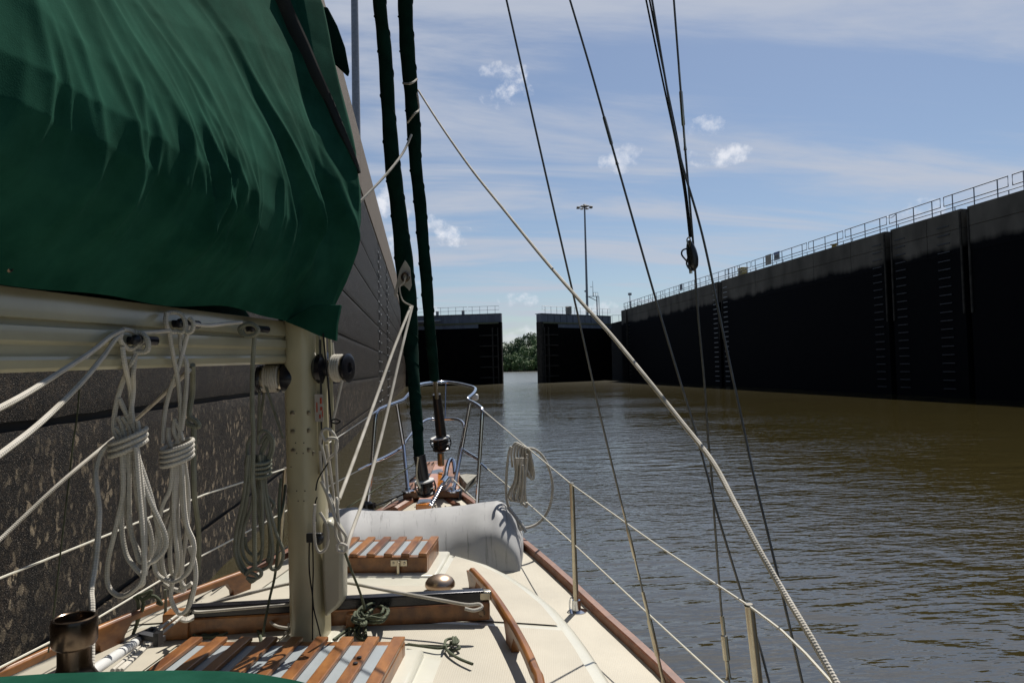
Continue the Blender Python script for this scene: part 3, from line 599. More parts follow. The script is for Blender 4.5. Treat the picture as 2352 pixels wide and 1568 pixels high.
# coachroof
RW = [(-3.0,1.03),(-1.2,1.05),(-.5,1.03),(-.26,.995),(0,.94),(.2,.89),(.42,.825),(.62,.74),(.84,.62),(1.0,.505),(1.13,.36),(1.24,.2),(1.285,.08),(1.30,.02)]
def rz(s, t_): return 1.385 - .045*(s/1.0)**2 - .02*max(0, t_)/1.3
rts = [-3,-2,-1.2,-.8,-.5,-.26,-.1,.05,.2,.31,.42,.52,.62,.73,.84,.92,1.0,1.07,1.13,1.19,1.24,1.265,1.285,1.30]
fr_ = [-1,-.985,-.95,-.8,-.6,-.4,-.2,0,.2,.4,.6,.8,.95,.985,1]
G = [[bp(f*itp(RW,t_), t_, rz(f*itp(RW,t_),t_) - (.012 if abs(f) == 1 else .003 if abs(f) == .985 else 0)) for f in fr_] for t_ in rts]
G2 = []
for t_, row in zip(rts, G):
    w_ = itp(RW,t_)
    G2.append([bp(-w_*1.03-.01, t_+.0, itp(DZ,t_))]+row+[bp(w_*1.03+.01, t_, itp(DZ,t_))])
MB().grid(G2).build('coachroof', 'gel', boat, smooth=50)
MB().add([bp(0,1.31,1.1), bp(.09,1.3,1.1), bp(-.09,1.3,1.1), bp(.02,1.305,1.36), bp(-.02,1.305,1.36)], [[0,1,3],[0,3,4],[0,4,2]]).build('roof_front', 'gel', boat)
# thin teak seam at the foot of the roof side
MB().rope([bp(itp(RW,t_)*1.03+.055+.02*(1-t_), t_, itp(DZ,t_)+.012) for t_ in (-1.2,-.5,-.2,.05,.2,.35)], .004).build('seam_trim', 'teak_cap', boat)
def panel(poly, nm='nonskid_panel'):
    # poly of (s,t): fill as fan strips onto the cambered roof
    mb = MB(); G = []
    (sa0, sb0), (t0, t1) = poly[0], poly[1]
    for i in range(15):
        t_ = t0+(t1-t0)*i/14; a, b_ = poly[2](t_), poly[3](t_)
        G.append([bp(a+(b_-a)*j/10, t_, rz(a+(b_-a)*j/10, t_)+.005) for j in range(11)])
    return mb.grid(G).build(nm, 'nonskid', boat)
e = lambda t_: itp(RW,t_)-.055
panel([(0,0),(.28,1.16), lambda t_: .20 + (.10 if t_ < .72 else .12), e]) if False else None
panel([(0,0),(.20,.60), lambda t_: -.05, e]); panel([(0,0),(.60,1.12), lambda t_: .335, e])
panel([(0,0),(.20,.60), lambda t_: -e(t_), lambda t_: -.09]); panel([(0,0),(.60,1.12), lambda t_: -e(t_), lambda t_: -.42])
panel([(0,0),(-.05,.15), lambda t_: .10, e]); panel([(0,0),(-1.2,-.05), lambda t_: .47, e])
panel([(0,0),(-.05,.15), lambda t_: -e(t_), lambda t_: -.10]); panel([(0,0),(-1.2,-.05), lambda t_: -e(t_), lambda t_: -.44])
# hatches
def hatch(s0, s1, t0, t1, hz, nsl, zb, latch=None, coam=.05):
    cs, ct = (s0+s1)/2, (t0+t1)/2; zb0 = zb
    fz = MB().box(bp(cs,ct,zb0-.02), (s1-s0+2*coam, t1-t0+2*coam, .07), BAX).build('hatch_coaming', 'gel', boat, bevel=.012)
    h = MB(); th = .035
    for (c_, sz) in ((bp(cs,t0+th/2,zb0+hz/2), (s1-s0,th,hz)), (bp(cs,t1-th/2,zb0+hz/2), (s1-s0,th,hz)), (bp(s0+th/2,ct,zb0+hz/2), (th,t1-t0-2*th,hz)), (bp(s1-th/2,ct,zb0+hz/2), (th,t1-t0-2*th,hz))):
        h.box(c_, sz, BAX)
    hf = h.build('hatch', 'teak', boat, bevel=.004)
    MB().box(bp(cs,ct,zb0+hz-.006), (s1-s0-.02, t1-t0-.02, .010), BAX).build('pane', 'glass', hf, smooth=0)
    sw = .038
    for k in range(nsl):
        s_ = s0+sw/2+(s1-s0-sw)*k/(nsl-1)
        c_ = MB().box(bp(s_,ct,zb0+hz+.008), (sw, t1-t0+.004, .014), BAX)
        c_.build('slat', 'teak', hf, bevel=.003)
    return hf
z1 = 1.385
hf = hatch(-.325, .360, -.80, -.180, .055, 9, z1+.002)
for dy in (-.35,-.39):
    p = bp(.262, dy, z1+.0735); MB().lathe(p, (0,0,1), [(.007,0),(.007,.003),(.001,.004)], 10).build('screw_hole', 'black', hf)
hf2 = hatch(-.255, .255, .79, 1.12, .085, 7, 1.365)
# latch
lp = bp(.13, .785, 1.40)
MB().box(bp(.13,.782,1.425), (.075,.006,.028), BAX).lathe(bp(.105,.776,1.425), -FW, [(.006,0),(.005,.003)], 8).lathe(bp(.155,.776,1.425), -FW, [(.006,0),(.005,.003)], 8).box(bp(.13,.768,1.405), (.012,.012,.06), BAX).tube([bp(.118,.765,1.375),bp(.142,.765,1.375)], .008, 8).box(bp(.13,.76,1.372), (.045,.03,.012), BAX).box(bp(.13,.755,1.367), (.07,.03,.006), BAX).build('latch', 'steel_dull', hf2, bevel=.002)
# handrails
def handrail(side, pts, feet):
    mb = MB(); P = cr([bp(side*s_, t_, rz(s_, t_)+.075) for s_, t_ in pts], 8)
    G = []
    for i, p in enumerate(P):
        f = min(i, len(P)-1-i); drop = .03 if f == 0 else .012 if f == 1 else 0
        o_ = RT*side; hh = .022
        G.append([p-o_*.014-UP*(hh*.5+drop), p-o_*.014+UP*(hh*.4-drop), p-o_*.007+UP*(hh*.75-drop), p+o_*.007+UP*(hh*.75-drop), p+o_*.014+UP*(hh*.4-drop), p+o_*.014-UP*(hh*.5+drop), p-o_*.014-UP*(hh*.5+drop)])
    mb.grid(G); mb.f.append([0,1,2,3,4,5]); mb.uv.append([(0,0)]*6)
    for fi in feet:
        p = P[fi]; tg_ = (P[min(fi+1,len(P)-1)]-P[max(fi-1,0)]); tg_.z = 0; tg_.normalize(); o_ = Vector((tg_.y, -tg_.x, 0))*.0135
        q = p-Vector((MO.x, MO.y, 0)); zb_ = rz(q.dot(RT), q.dot(FW))-.004; lo = Vector((p.x,p.y,zb_)); hi = Vector((p.x,p.y,p.z-.006))
        mb.add([lo-tg_*.045-o_, lo-tg_*.045+o_, lo+tg_*.045+o_, lo+tg_*.045-o_, lo-tg_*.05-o_+UP*.03, lo-tg_*.05+o_+UP*.03, lo+tg_*.05+o_+UP*.03, lo+tg_*.05-o_+UP*.03, hi-tg_*.085-o_, hi-tg_*.085+o_, hi+tg_*.085+o_, hi+tg_*.085-o_], [[0,1,2,3],[8,11,10,9]]+[[a_,a_+4,b_+4,b_] for k_ in (0,4) for a_, b_ in ((k_,k_+1),(k_+1,k_+2),(k_+2,k_+3),(k_+3,k_))])
    mb.build('handrail', 'teak', boat, bevel=.002)
def hp(x, y, z=1.44):
    p = onz(x, y, z); q = p-Vector((MO.x, MO.y, 0)); return (q.dot(RT), q.dot(FW))
hr = [hp(1082,1309), hp(1100,1328), hp(1122,1353), hp(1150,1392), hp(1180,1440), hp(1208,1490), hp(1228,1535), hp(1240,1568)]
hr.append((hr[-1][0]+.02, hr[-1][1]-.35)); hr.append((hr[-1][0]+.0, hr[-1][1]-.4))
handrail(1, hr, [4, 31, 60])
hl = [(a, b_) for a, b_ in hr]
handrail(-1, hl, [4, 31, 60])
# traveller across roof
tA, tB = onz(385,1468,1.38), onz(1126,1425,1.38)
u = (tB-tA); ln_ = u.length; u.normalize(); v_ = Vector((-u.y,u.x,0)); tax = (u, v_, UP); mid = (tA+tB)/2+v_*.02
MB().box(mid+UP*.035, (ln_,.045,.065), tax).build('traveller_beam', 'teak', boat, bevel=.006)
MB().box(tA+u*.03+v_*.02+UP*.045, (.085,.07,.088), tax).build('traveller_block', 'teak', boat, bevel=.004)
MB().box(tA+u*.62+v_*-.01+UP*.03, (.03,.05,.06), tax).build('traveller_foot', 'teak', boat, bevel=.004)
mb = MB().box(mid+UP*.084+u*.02, (ln_-.08,.032,.036), tax).box(mid+UP*.103+u*.02, (ln_-.08,.040,.006), tax)
mb.build('traveller_track', 'blackm', boat, bevel=.003)
MB().box(tB-u*.015+v_*.02+UP*.086, (.045,.034,.034), tax).build('track_end', 'steel_dull', boat, bevel=.006)
MB().lathe(tB-u*.03+v_*.0+UP*.03, -v_, [(.012,0),(.012,.006),(.006,.007)], 14).build('bolt', 'bronze', boat)
# mushroom vent
p = onz(1011, 1354, 1.38)
tag(MB().lathe(p, (0,0,1), [(.045,0),(.045,.012),(.060,.014),(.0625,.022),(.060,.033),(.052,.045),(.038,.055),(.02,.0605),(.002,.062)], 40).build('mushroom_vent', 'vent', boat), '', '') if 0 else MB().lathe(p, (0,0,1), [(.045,0),(.045,.012),(.060,.014),(.0625,.022),(.060,.033),(.052,.045),(.038,.055),(.02,.0605),(.002,.062)], 40).build('mushroom_vent', 'vent', boat)
# mast
mt_ = at(666, 0, 2.49); mdir = Vector((0,0,1))
mb = MB(); G = []
def mastc(z): return Vector((MO.x, MO.y, z)) + RT*(.0)+Vector((-.012,0,0))*(z-1.38)
msec = [(.060*math.copysign(abs(math.cos(a))**.75, math.cos(a)), .085*math.copysign(abs(math.sin(a))**.8, math.sin(a))) for a in [2*math.pi*k/36 for k in range(36)]]
G = []
for z in (1.36,1.8,2.3,2.8,4,7,11.5):
    c_ = mastc(z); G.append([c_+RT*a+FW*b_ for a, b_ in msec]+[c_+RT*msec[0][0]+FW*msec[0][1]])
mast = MB().grid(G).build('mast', 'mast', boat, smooth=60)
MB().box(bp(0,.03,1.385), (.19,.25,.02), BAX).build('mast_step', 'gel', boat, bevel=.01)
def mface(x, y, d=2.40): return at(x, y, d)
# sail track strips on the starboard side of the mast
for (x0, x1, x2, wd_, dp, mt) in ((730,738,752,.012,.012,'boom'),(742,752,766,.016,.014,'mast'),(757,768,783,.010,.010,'boom')):
    a = at(x0, 770, 2.40); b_ = at(x1, 1090, 2.40)
    MB().box((a+b_)/2, (wd_, dp, (b_-a).length), (RT, FW, (b_-a).normalized())).build('sail_track', mt, mast, bevel=.002)
a = at(735,780,2.385); b_ = at(741,1095,2.385); MB().tube([a, b_], .0035, 6).build('track_groove', 'black', mast)
# pod on the mast
pod = [(738,1200),(752,1192),(768,1206),(786,1237),(786,1380),(776,1396),(744,1420),(738,1300)]
PP = [at(x, y, 2.36) for x, y in pod]
MB().prism(PP, FW*.07).build('mast_pod', 'pod', mast, bevel=.012)
for k, (x, y) in enumerate([(663,950),(698,950),(664,993),(699,991),(666,1037),(700,1036),(708,1045)]):
    p = at(x, y, 2.335+.0); q = mastc(p.z)+RT*((p-mastc(p.z)).dot(RT))-FW*.0
    s_ = (p-mastc(p.z)).dot(RT); yb = .085*max(0,(1-min(1,abs(s_)/.0605)**2.67))**.42
    q = mastc(p.z)+RT*s_-FW*(yb-.002)
    MB().lathe(q, -FW, [(.0085,0),(.008,.004),(.002,.005)], 12).build('screw', 'steel_dull', mast)
for (x, y) in [(671,1019),(690,1019),(674,1043),(689,1043),(675,1130),(694,1130),(679,1153),(692,1153),(660,1075)]:
    p = at(x, y, 2.335); s_ = (p-mastc(p.z)).dot(RT); yb = .085*max(0,(1-min(1,abs(s_)/.0605)**2.67))**.42
    MB().lathe(mastc(p.z)+RT*s_-FW*(yb-.001), -FW, [(.0025,0),(.002,.0015)], 8).build('rivet_hole', 'black', mast)
# sticker
M['sticker'] = mat('sticker_white', (.40,.37,.33), .4, var=.03); M['sticker_red'] = mat('sticker_red', (.42,.06,.025), .4, var=.15, scale=40)
Pst = [(723,905),(742,905),(743,968),(724,968)]
MB().prism([at(x,y,2.375) for x,y in Pst], -FW*.002).build('sticker', 'sticker', mast)
mb = MB()
for (x, y, w2, h2) in ((728,935,2.5,22),(737,920,4,14),(738,938,5,8),(735,956,3.5,9),(741,950,2,14)):
    c_ = at(x, y, 2.372); mb.box(c_, (w2*2.4/F*2.4/2.4, .002, h2/F*2.4), (RT, FW, UP))
mb.build('sticker_print', 'sticker_red', mast)
# spreader line blocks: winches on mast
def lathe_obj(nm, c_, ax_, prof, mt, par, n=28): return MB().lathe(c_, ax_, prof, n).build(nm, mt, par, smooth=40)
wc = at(742, 846, 2.42); wa = (RT*1+FW*-.18+UP*.0).normalized()
sc_ = 2.42/F
wn_ = MB().lathe(wc, wa, [(.045,-.02),(.056,-.005),(.056,.012),(.045,.016),(.032,.022),(.030,.03)], 28).build('winch', 'blackm', mast)
lathe_obj('winch_drum', wc, wa, [(.030,.028),(.036,.04),(.036,.078),(.045,.082)], 'steel_dull', wn_); lathe_obj('winch_cap', wc, wa, [(.046,.082),(.049,.086),(.049,.094),(.04,.097),(.018,.098),(.016,.09),(.002,.09)], 'blackm', wn_)
wc2 = at(672, 868, 2.42); wa2 = (-RT-FW*.10).normalized()
wn2 = MB().lathe(wc2, wa2, [(.045,-.01),(.05,.012),(.05,.030),(.036,.036)], 28).build('winch', 'blackm', mast)
lathe_obj('winch_drum', wc2, wa2, [(.036,.034),(.037,.10)], 'steel_dull', wn2); lathe_obj('winch_cap', wc2, wa2, [(.046,.10),(.048,.104),(.048,.112),(.02,.114)], 'blackm', wn2)
def wraps(c_, ax_, r, h0, h1, n, rr, nm, lab):
    a = Vector(ax_).normalized(); u_ = a.orthogonal().normalized(); v2 = a.cross(u_); pts = []
    for k in range(n*16+1):
        th = 2*math.pi*k/16; pts.append(c_+a*(h0+(h1-h0)*k/(n*16))+(u_*math.cos(th)+v2*math.sin(th))*r)
    return tag(MB().tube(pts, rr, 7).build(nm, 'rope', smooth=60), lab, 'rope')
wraps(wc, wa, .042, .043, .076, 4, .0055, 'halyard_turns', 'turns of white halyard wound on the winch right of the mast')
wraps(wc2, wa2, .042, .045, .094, 6, .0055, 'halyard_turns', 'turns of dull halyard wound on the winch left of the mast under the boom')
# boom
bA, bB = at(652, 790, 2.40), at(0, 760, 1.15)
bdir = Vector((bB.x-bA.x, bB.y-bA.y, 0)).normalized(); bn = Vector((-bdir.y, bdir.x, 0)); bn = bn if bn.x > 0 else -bn
b0 = Vector((bA.x, bA.y, 0))+bdir*-.03; Lb = 3.2
prof = [(-.004,.142),(.004,.140),(.010,.120),(.012,.094),(.012,.091),(.002,.089),(.002,.079),(.012,.077),(.014,.066),(.014,.053),(.010,.049),(.006,.046),(.006,.030),(.010,.026),(.012,.020),(.010,.006),(.003,.000),(-.08,.000),(-.088,.02),(-.088,.12),(-.078,.142)]
def bpt(a, n_, z): 
    zb = 2.315+(2.292-2.315)*a/1.25
    return b0+bdir*a+bn*n_+UP*(zb+z)
G = [[bpt(a, n_*1.0, z*1.0) for n_, z in prof]+[bpt(a, *prof[0])] for a in (0,.4,.8,1.2,1.6,2.2,Lb)]
boom = MB().grid(G).build('boom', 'boom', boat, smooth=25)
boom_cap = MB().prism([bpt(-.004, n_, z) for n_, z in prof], bdir*.004).build('end_cap', 'mast', boom)
MB().box(bpt(.0,.0,.065)+bdir*-.01+bn*-.03, (.09,.05,.14), (bn, bdir, UP)).box(bpt(-.03,-.02,.0)+UP*.0, (.06,.06,.03), (bn,bdir,UP)).build('gooseneck', 'black', mast, bevel=.006)
for (x, y) in ((236,704),(248,704)):
    p = at(x, y, 1.68); MB().lathe(p, bn, [(.003,-.01),(.003,.004)], 8).build('hole', 'black', boom)
def bface(x, y, off=.012):
    r_ = ray(x, y); p0 = b0+bn*off; k = (p0-CAMP).dot(bn)/r_.dot(bn); return CAMP+r_*k
def cleat(x, y, s_=1.0):
    c_ = bface(x, y, .012); mb = MB()
    mb.lathe(c_+bdir*.018*s_, bn, [(.009,-.002),(.008,.02)], 10).lathe(c_-bdir*.018*s_, bn, [(.009,-.002),(.008,.02)], 10)
    mb.tube(cr([c_-bdir*.075*s_+bn*.034+UP*.0, c_-bdir*.03*s_+bn*.026, c_+bdir*.03*s_+bn*.026, c_+bdir*.075*s_+bn*.034], 6), [.005]+[.010]*17+[.005], 10)
    mb.build('cleat', 'blackm', boom); return c_
c1 = cleat(300, 782, .55); c2 = cleat(404, 744, .6); c3 = cleat(572, 755, .8)
# ---- sail cover
def zt(u_): return 3.05+.9*max(0, u_)**1.3
random.seed(11)
ridges = []
for k in range(34):
    ridges.append((random.uniform(-.15, 2.0), random.uniform(.024,.055), random.uniform(.006,.015), random.uniform(2.62,2.95), random.uniform(.20,.42), random.uniform(.35,.80), 1))
for k in range(34):
    ridges.append((random.uniform(-.05,1.5), random.uniform(.009,.022), random.uniform(.006,.014), random.uniform(2.54,2.72), random.uniform(.11,.22), random.uniform(-.15,.45), 1))
for k in range(18):
    ridges.append((random.uniform(-.1,1.9), random.uniform(.03,.06), random.uniform(.008,.015), 2.56, random.uniform(.12,.2), random.uniform(-.5,.1), 1))
def fold(a, z):
    h = 0
    for (c_, w_, am, zc_, zr_, sl, sg) in ridges:
        q = (z-zc_)/zr_
        if abs(q) > 2.2: continue
        x = a - c_ - sl*(z-2.8) - .25*(z-2.8)**2
        if abs(x) > w_*5: continue
        h += sg*am*math.exp(-(abs(x)/w_)**1.5)*math.exp(-q*q)
    # long diagonal tension folds high on the cover
    x = (a*1.0 + (z-2.6)*.95); h += .003*math.sin(x*17+1.3*math.sin(a*4))*math.exp(-((z-3.1)/.35)**2) 
    h += .026*noise.noise(Vector((a*1.7, z*1.9, 1.7))) - .012*math.exp(-((a-.35-.9*(z-2.8))/.09)**2)*math.exp(-((z-3.05)/.4)**2)
    return h
PRS = [(2.42,.066),(2.50,.125),(2.58,.178),(2.65,.207),(2.71,.212),(2.80,.192),(2.90,.158),(3.02,.115),(3.2,.07),(3.4,.045),(4.0,.03)]
PR = [(2.42,.066),(2.50,.10),(2.60,.145),(2.70,.182),(2.80,.205),(2.92,.212),(3.05,.198),(3.2,.165),(3.4,.12),(3.6,.09),(4.0,.05)]
def prn(z, sc2): return itp(PR, 2.42+(z-2.42)/sc2)
LN = 2.1     # length of the visible side
NA, NZ = 520, 200
mastxy = lambda z: mastc(z)
cover_rows = []
def cover_pt(i, j):
    f = i/NA
    if f < .78:   # side, from aft (f=0) to the mast
        a = LN*(1-f/.78)   # distance aft from mast
        u_ = 1-a/LN
        top = 3.02+.93*(u_**1.4); zb = 2.432 + .026*math.exp(-((a-.45)/.38)**2)+.004*math.sin(a*13)
        z = zb+(top-zb)*(j/NZ); sc2 = (top-2.42)/(3.95-2.42)
        # shape: keep widest height constant near 2.85, close at the top
        k0 = max(0, 1-a/1.15); n_ = prn(z, 1.0)*k0+itp(PRS, z)*(1-k0); cl = max(0, 1-(j/NZ))
        n_ = n_*min(1, (cl*2.6)**.6) if top < 3.9 else n_*min(1,(cl*4)**.6)
        base = b0+bdir*(a-.02)
        ctr = Vector((base.x, base.y, 0))-bn*.04
        k_ = max(0, 1-a/.15); mc = mastc(z)
        tgt = Vector((mc.x, mc.y, 0)); ctr = ctr.lerp(tgt+bdir*a, k_)
        p = ctr+bn*(n_+.0)+UP*z
        return p, a, z, bn
    th = (f-.78)/.22*math.pi*1.05
    top = 3.95; zb = 2.425-.05*math.sin(min(th,math.pi))+0.0
    z = zb+(top-zb)*(j/NZ); cl = 1-j/NZ
    n_ = prn(z, 1.0)*min(1,(cl*4)**.6)
    mc = mastc(z); d = bn*math.cos(th)-bdir*math.sin(th)*1.0
    p = Vector((mc.x, mc.y, 0))+d*n_+UP*z
    return p, -th*.18, z, d
for i in range(NA+1):
    row = []
    for j in range(NZ+1):
        p, a, z, nn_ = cover_pt(i, j)
        fade = min(1, (j/NZ)*9)*min(1, (1-j/NZ)*8)
        row.append(p+nn_*fold(a, z)*fade*(1 if a > 0 else .8))
    cover_rows.append(row)
cov = thing('sail_cover', 'big dark green canvas sail cover bagged over the boom and around the mast', 'sail cover', tuple(bpt(1,0,.15)))
body = MB().grid(cover_rows).build('cover_body', 'canvas', cov, smooth=180)
# port side closing sheet
G = []
for i in range(0, 41):
    a = LN*(1-i/40); u_ = 1-a/LN; top = 3.02+.93*(u_**1.4); row = []
    for j in range(13):
        z = 2.425+(top-2.425)*j/12; cl = 1-j/12
        base = b0+bdir*(a-.02)-bn*.04; row.append(Vector((base.x, base.y, z))-bn*(itp(PRS,z)*min(1,(cl*2.6)**.6)*.9))
    G.append(row)
MB().grid(G).build('cover_far_side', 'canvas', cov)
# black strip from upper left down to the nose
def cov_at(f, jz):
    i = f*NA; i0 = min(NA-1, int(i)); j = jz*NZ; j0 = min(NZ-1, int(j)); fi, fj = i-i0, j-j0
    A = cover_rows
    return A[i0][j0].lerp(A[i0+1][j0], fi).lerp(A[i0][j0+1].lerp(A[i0+1][j0+1], fi), fj)
def cov_hit(x, y):
    # closest surface point to a photo position: only used to lay the strip along the canvas
    best = None
    r_ = ray(x, y).normalized()
    for i in range(int(NA*.55), NA+1, 2):
        for j in range(0, NZ+1, 2):
            p = cover_rows[i][j]; d = p-CAMP; k = d.dot(r_); e_ = (d-r_*k).length
            sc3 = e_ + k*.02
            if best is None or sc3 < best[0]: best = (sc3, p, k)
    return CAMP+r_*best[2]
P1 = cr([cov_hit(x, y) for x, y in [(628,-20),(655,40),(690,110),(720,175),(750,235),(780,300),(808,360),(826,398)]], 4)
G = []
for i, p in enumerate(P1):
    f = i/(len(P1)-1); d = (CAMP-p).normalized(); w_ = .036*(1-f)**.7+.004
    tg_ = (P1[min(i+1,len(P1)-1)]-P1[max(i-1,0)]).normalized(); sd = tg_.cross(d).normalized()
    G.append([p+d*.004-sd*w_, p+d*.012, p+d*.004+sd*w_])
MB().grid(G).build('dark_band', 'strip', cov, solid=.002)
# black end flap above the nose
fl = [(690,-30),(722,18),(752,16),(775,60),(793,110),(803,165),(800,178),(760,140),(720,85),(695,40)]
PF = [at(x, y, 2.58) for x, y in fl]
MB().prism(PF, ray(760,80).normalized()*.03).build('luff_flap', 'canvas2', cov, bevel=.006)
for (x, y) in ((4,618),(152,628),(320,652),(388,678),(588,708)):
    p = bface(x, y, .035); MB().lathe(p+bn*.012, bn, [(.006,0),(.0045,.003),(.003,.003),(.003,.001)], 12).build('snap_stud', 'bronze', cov)
# lower lace hanging flap at the mast
hem = [(655,738),(690,752),(730,770),(771,783),(773,745),(782,700),(720,700)]
MB().prism([at(x, y, 2.31) for x, y in hem], FW*.02).build('front_hem', 'canvas', cov, bevel=.002)
# ------------------------------------------------------------ ropes on the boom
def R2(x, y): return (.3*x, 627.5+.3*y)
def R3(x, y): return (.3*x, 1098+.3*y)
def R4(x, y): return (470.4+.3*x, 1098+.3*y)
def R5(x, y): return (470.4+.3*x, 705.6+.3*y)
def R6(x, y): return (752.6+.27*x, 799.7+.27*y)
def R10(x, y): return (752.6+.24*x, 1034.9+.24*y)
def R9(x, y): return (1034.9+.4*x, 1129+.4*y)
vax = ROT @ Vector((0,0,-1))
def clampd(x, y, d):
    if -80 < x < 655 and 640 < y < 868:
        return min(d, (bface(x, y, .026)-CAMP).dot(vax))
    return d
def rp(pts, d, fn=None):
    """photo positions -> points; d number or per-point list"""
    res = []
    for i, q in enumerate(pts):
        x, y = fn(*q[:2]) if fn else q[:2]
        dd = q[2] if len(q) > 2 else (d if not isinstance(d, (list,tuple)) else d[0]+(d[1]-d[0])*i/max(1,len(pts)-1))
        res.append(at(x, y, clampd(x, y, dd)))
    return res
def rope(name, label, strands, mt='rope', r=.0048, cat='rope', k=8, group=None):
    mb = MB()
    for s_ in strands: mb.rope(s_, r, k)
    return tag(mb.build(name, mt, smooth=60), label, cat, group)
def ring(c_, a_, b_, ang, r_, tilt=0, n=18):
    """wrap around a vertical bundle: horizontal-ish ellipse"""
    pts = []
    for k in range(n):
        th = 2*math.pi*k/n; p = c_+RT*a_*math.cos(th)+FW*b_*math.sin(th)+UP*(math.cos(th)*ang + .25*a_*math.sin(th))
        pts.append(p)
    return pts
d1, d2, d3 = 1.50, 1.66, 2.05
# coil one
mb = MB(); rr = .0052
for s_ in ([(935,560),(960,720),(1000,900),(1010,1080),(1030,1200)], [(1080,540),(1010,680),(940,830),(890,1000),(870,1180),(910,1270)], [(1040,600),(1020,760),(1020,900),(990,1150)], [(915,960),(960,1060),(1020,1170),(1050,1240)],
           [(900,1100),(930,1150),(960,1260)], [(940,1100),(990,1180),(1000,1260)], [(880,1180),(920,1220),(940,1290)], [(1050,1130),(1060,1200),(1040,1280)]):
    mb.rope(rp(s_, d1, R2), rr)
cc = at(*R2(980,1290), d1)
for k in range(3): mb.tube(ring(cc+UP*(.012-.012*k), .036, .03, .012, rr), rr, 7, closed=True)
lo1 = [[(930,-240),(940,100),(885,380),(825,640),(830,820),(920,900),(1030,850),(1100,740),(1095,450),(1060,60),(1040,-240)],
       [(960,-240),(930,300),(960,560),(1030,680),(1085,740),(1095,800),(1060,830)],
       [(990,-240),(990,300),(1040,540),(1080,640),(1110,560),(1100,200),(1050,-240)],
       [(1010,-240),(1120,100),(1200,280),(1260,420),(1265,530),(1200,615),(1130,660),(1110,740)],
       [(1030,-240),(1150,120),(1210,380),(1230,500),(1190,600),(1130,650)],
       [(1000,-240),(1060,200),(1130,340),(1160,480),(1150,600),(1120,690)],
       [(970,-240),(960,160),(1000,420),(1060,560),(1075,640)]]
for k, s_ in enumerate(lo1): mb.rope([at(*R3(x,y), d1-.02+.008*k+.01*math.sin(x*.01)) for x, y in s_], rr)
# turns on the cleat
for s_ in ([(915,460),(930,530),(1000,580),(1090,520),(1130,520),(1130,590),(1070,605),(1020,600)], [(1010,450),(1080,460),(1125,500),(1135,560),(1100,610)], [(940,430),(1000,440),(1060,480),(1080,520),(1040,575),(980,575)]): mb.rope([at(*R2(x,y), clampd(*R2(x,y), d1-.02)) for x,y in s_], rr)
tag(mb.build('rope_coil', 'rope', smooth=60), 'largest coil of white rope hanging from the leftmost boom cleat', 'rope coil', 'coils hanging from the boom')
# coil two
mb = MB()
for s_ in ([(1290,420),(1320,600),(1360,800),(1380,1000),(1380,1200),(1350,1300)], [(1450,400),(1410,560),(1360,740),(1300,900),(1260,1080),(1245,1300)], [(1380,450),(1390,600),(1430,700),(1420,950),(1390,1200)], [(1340,1110),(1330,1200),(1370,1300)], [(1290,1180),(1290,1260),(1310,1330)], [(1330,1120),(1370,1180),(1400,1280)]):
    mb.rope(rp(s_, d2, R2), rr)
cc = at(*R2(1355,1370), d2)
for k in range(4): mb.tube(ring(cc+UP*(.016-.011*k), .035, .03, .008, rr), rr, 7, closed=True)
for k, s_ in enumerate([[(1330,-190),(1300,80),(1240,220),(1190,500),(1180,660),(1220,750),(1330,790),(1440,720),(1480,600),(1480,480),(1420,300),(1390,-190)],
       [(1340,-190),(1330,300),(1360,640),(1320,800),(1310,920),(1370,1030),(1440,990),(1495,800),(1490,640),(1450,520)],
       [(1360,-190),(1340,180),(1290,420),(1240,600),(1260,740),(1300,780)],[(1370,-190),(1400,240),(1440,400),(1480,520),(1470,640),(1420,740)],
       [(1350,-190),(1360,300),(1380,560),(1380,760),(1420,830),(1470,800)],[(1345,-190),(1320,260),(1300,520),(1310,700),(1360,760)],[(1400,-190),(1440,100),(1430,400),(1400,600),(1390,760)],
       [(1380,-190),(1350,150),(1260,330),(1200,560),(1230,720)], [(1250,800),(1310,840),(1390,860),(1410,850),(1380,820)]]): mb.rope([at(*R3(x,y), d2-.02+.008*k) for x, y in s_], rr)
for s_ in ([(1270,330),(1300,300),(1380,310),(1420,380),(1400,450),(1340,440)], [(1450,340),(1480,380),(1470,440),(1430,450),(1420,400)], [(1275,300),(1270,380),(1300,440),(1350,450)]): mb.rope([at(*R2(x,y), clampd(*R2(x,y), d2-.03)) for x,y in s_], rr)
tag(mb.build('rope_coil', 'rope', smooth=60), 'coil of white rope hanging from the middle boom cleat, second from the left', 'rope coil', 'coils hanging from the boom')
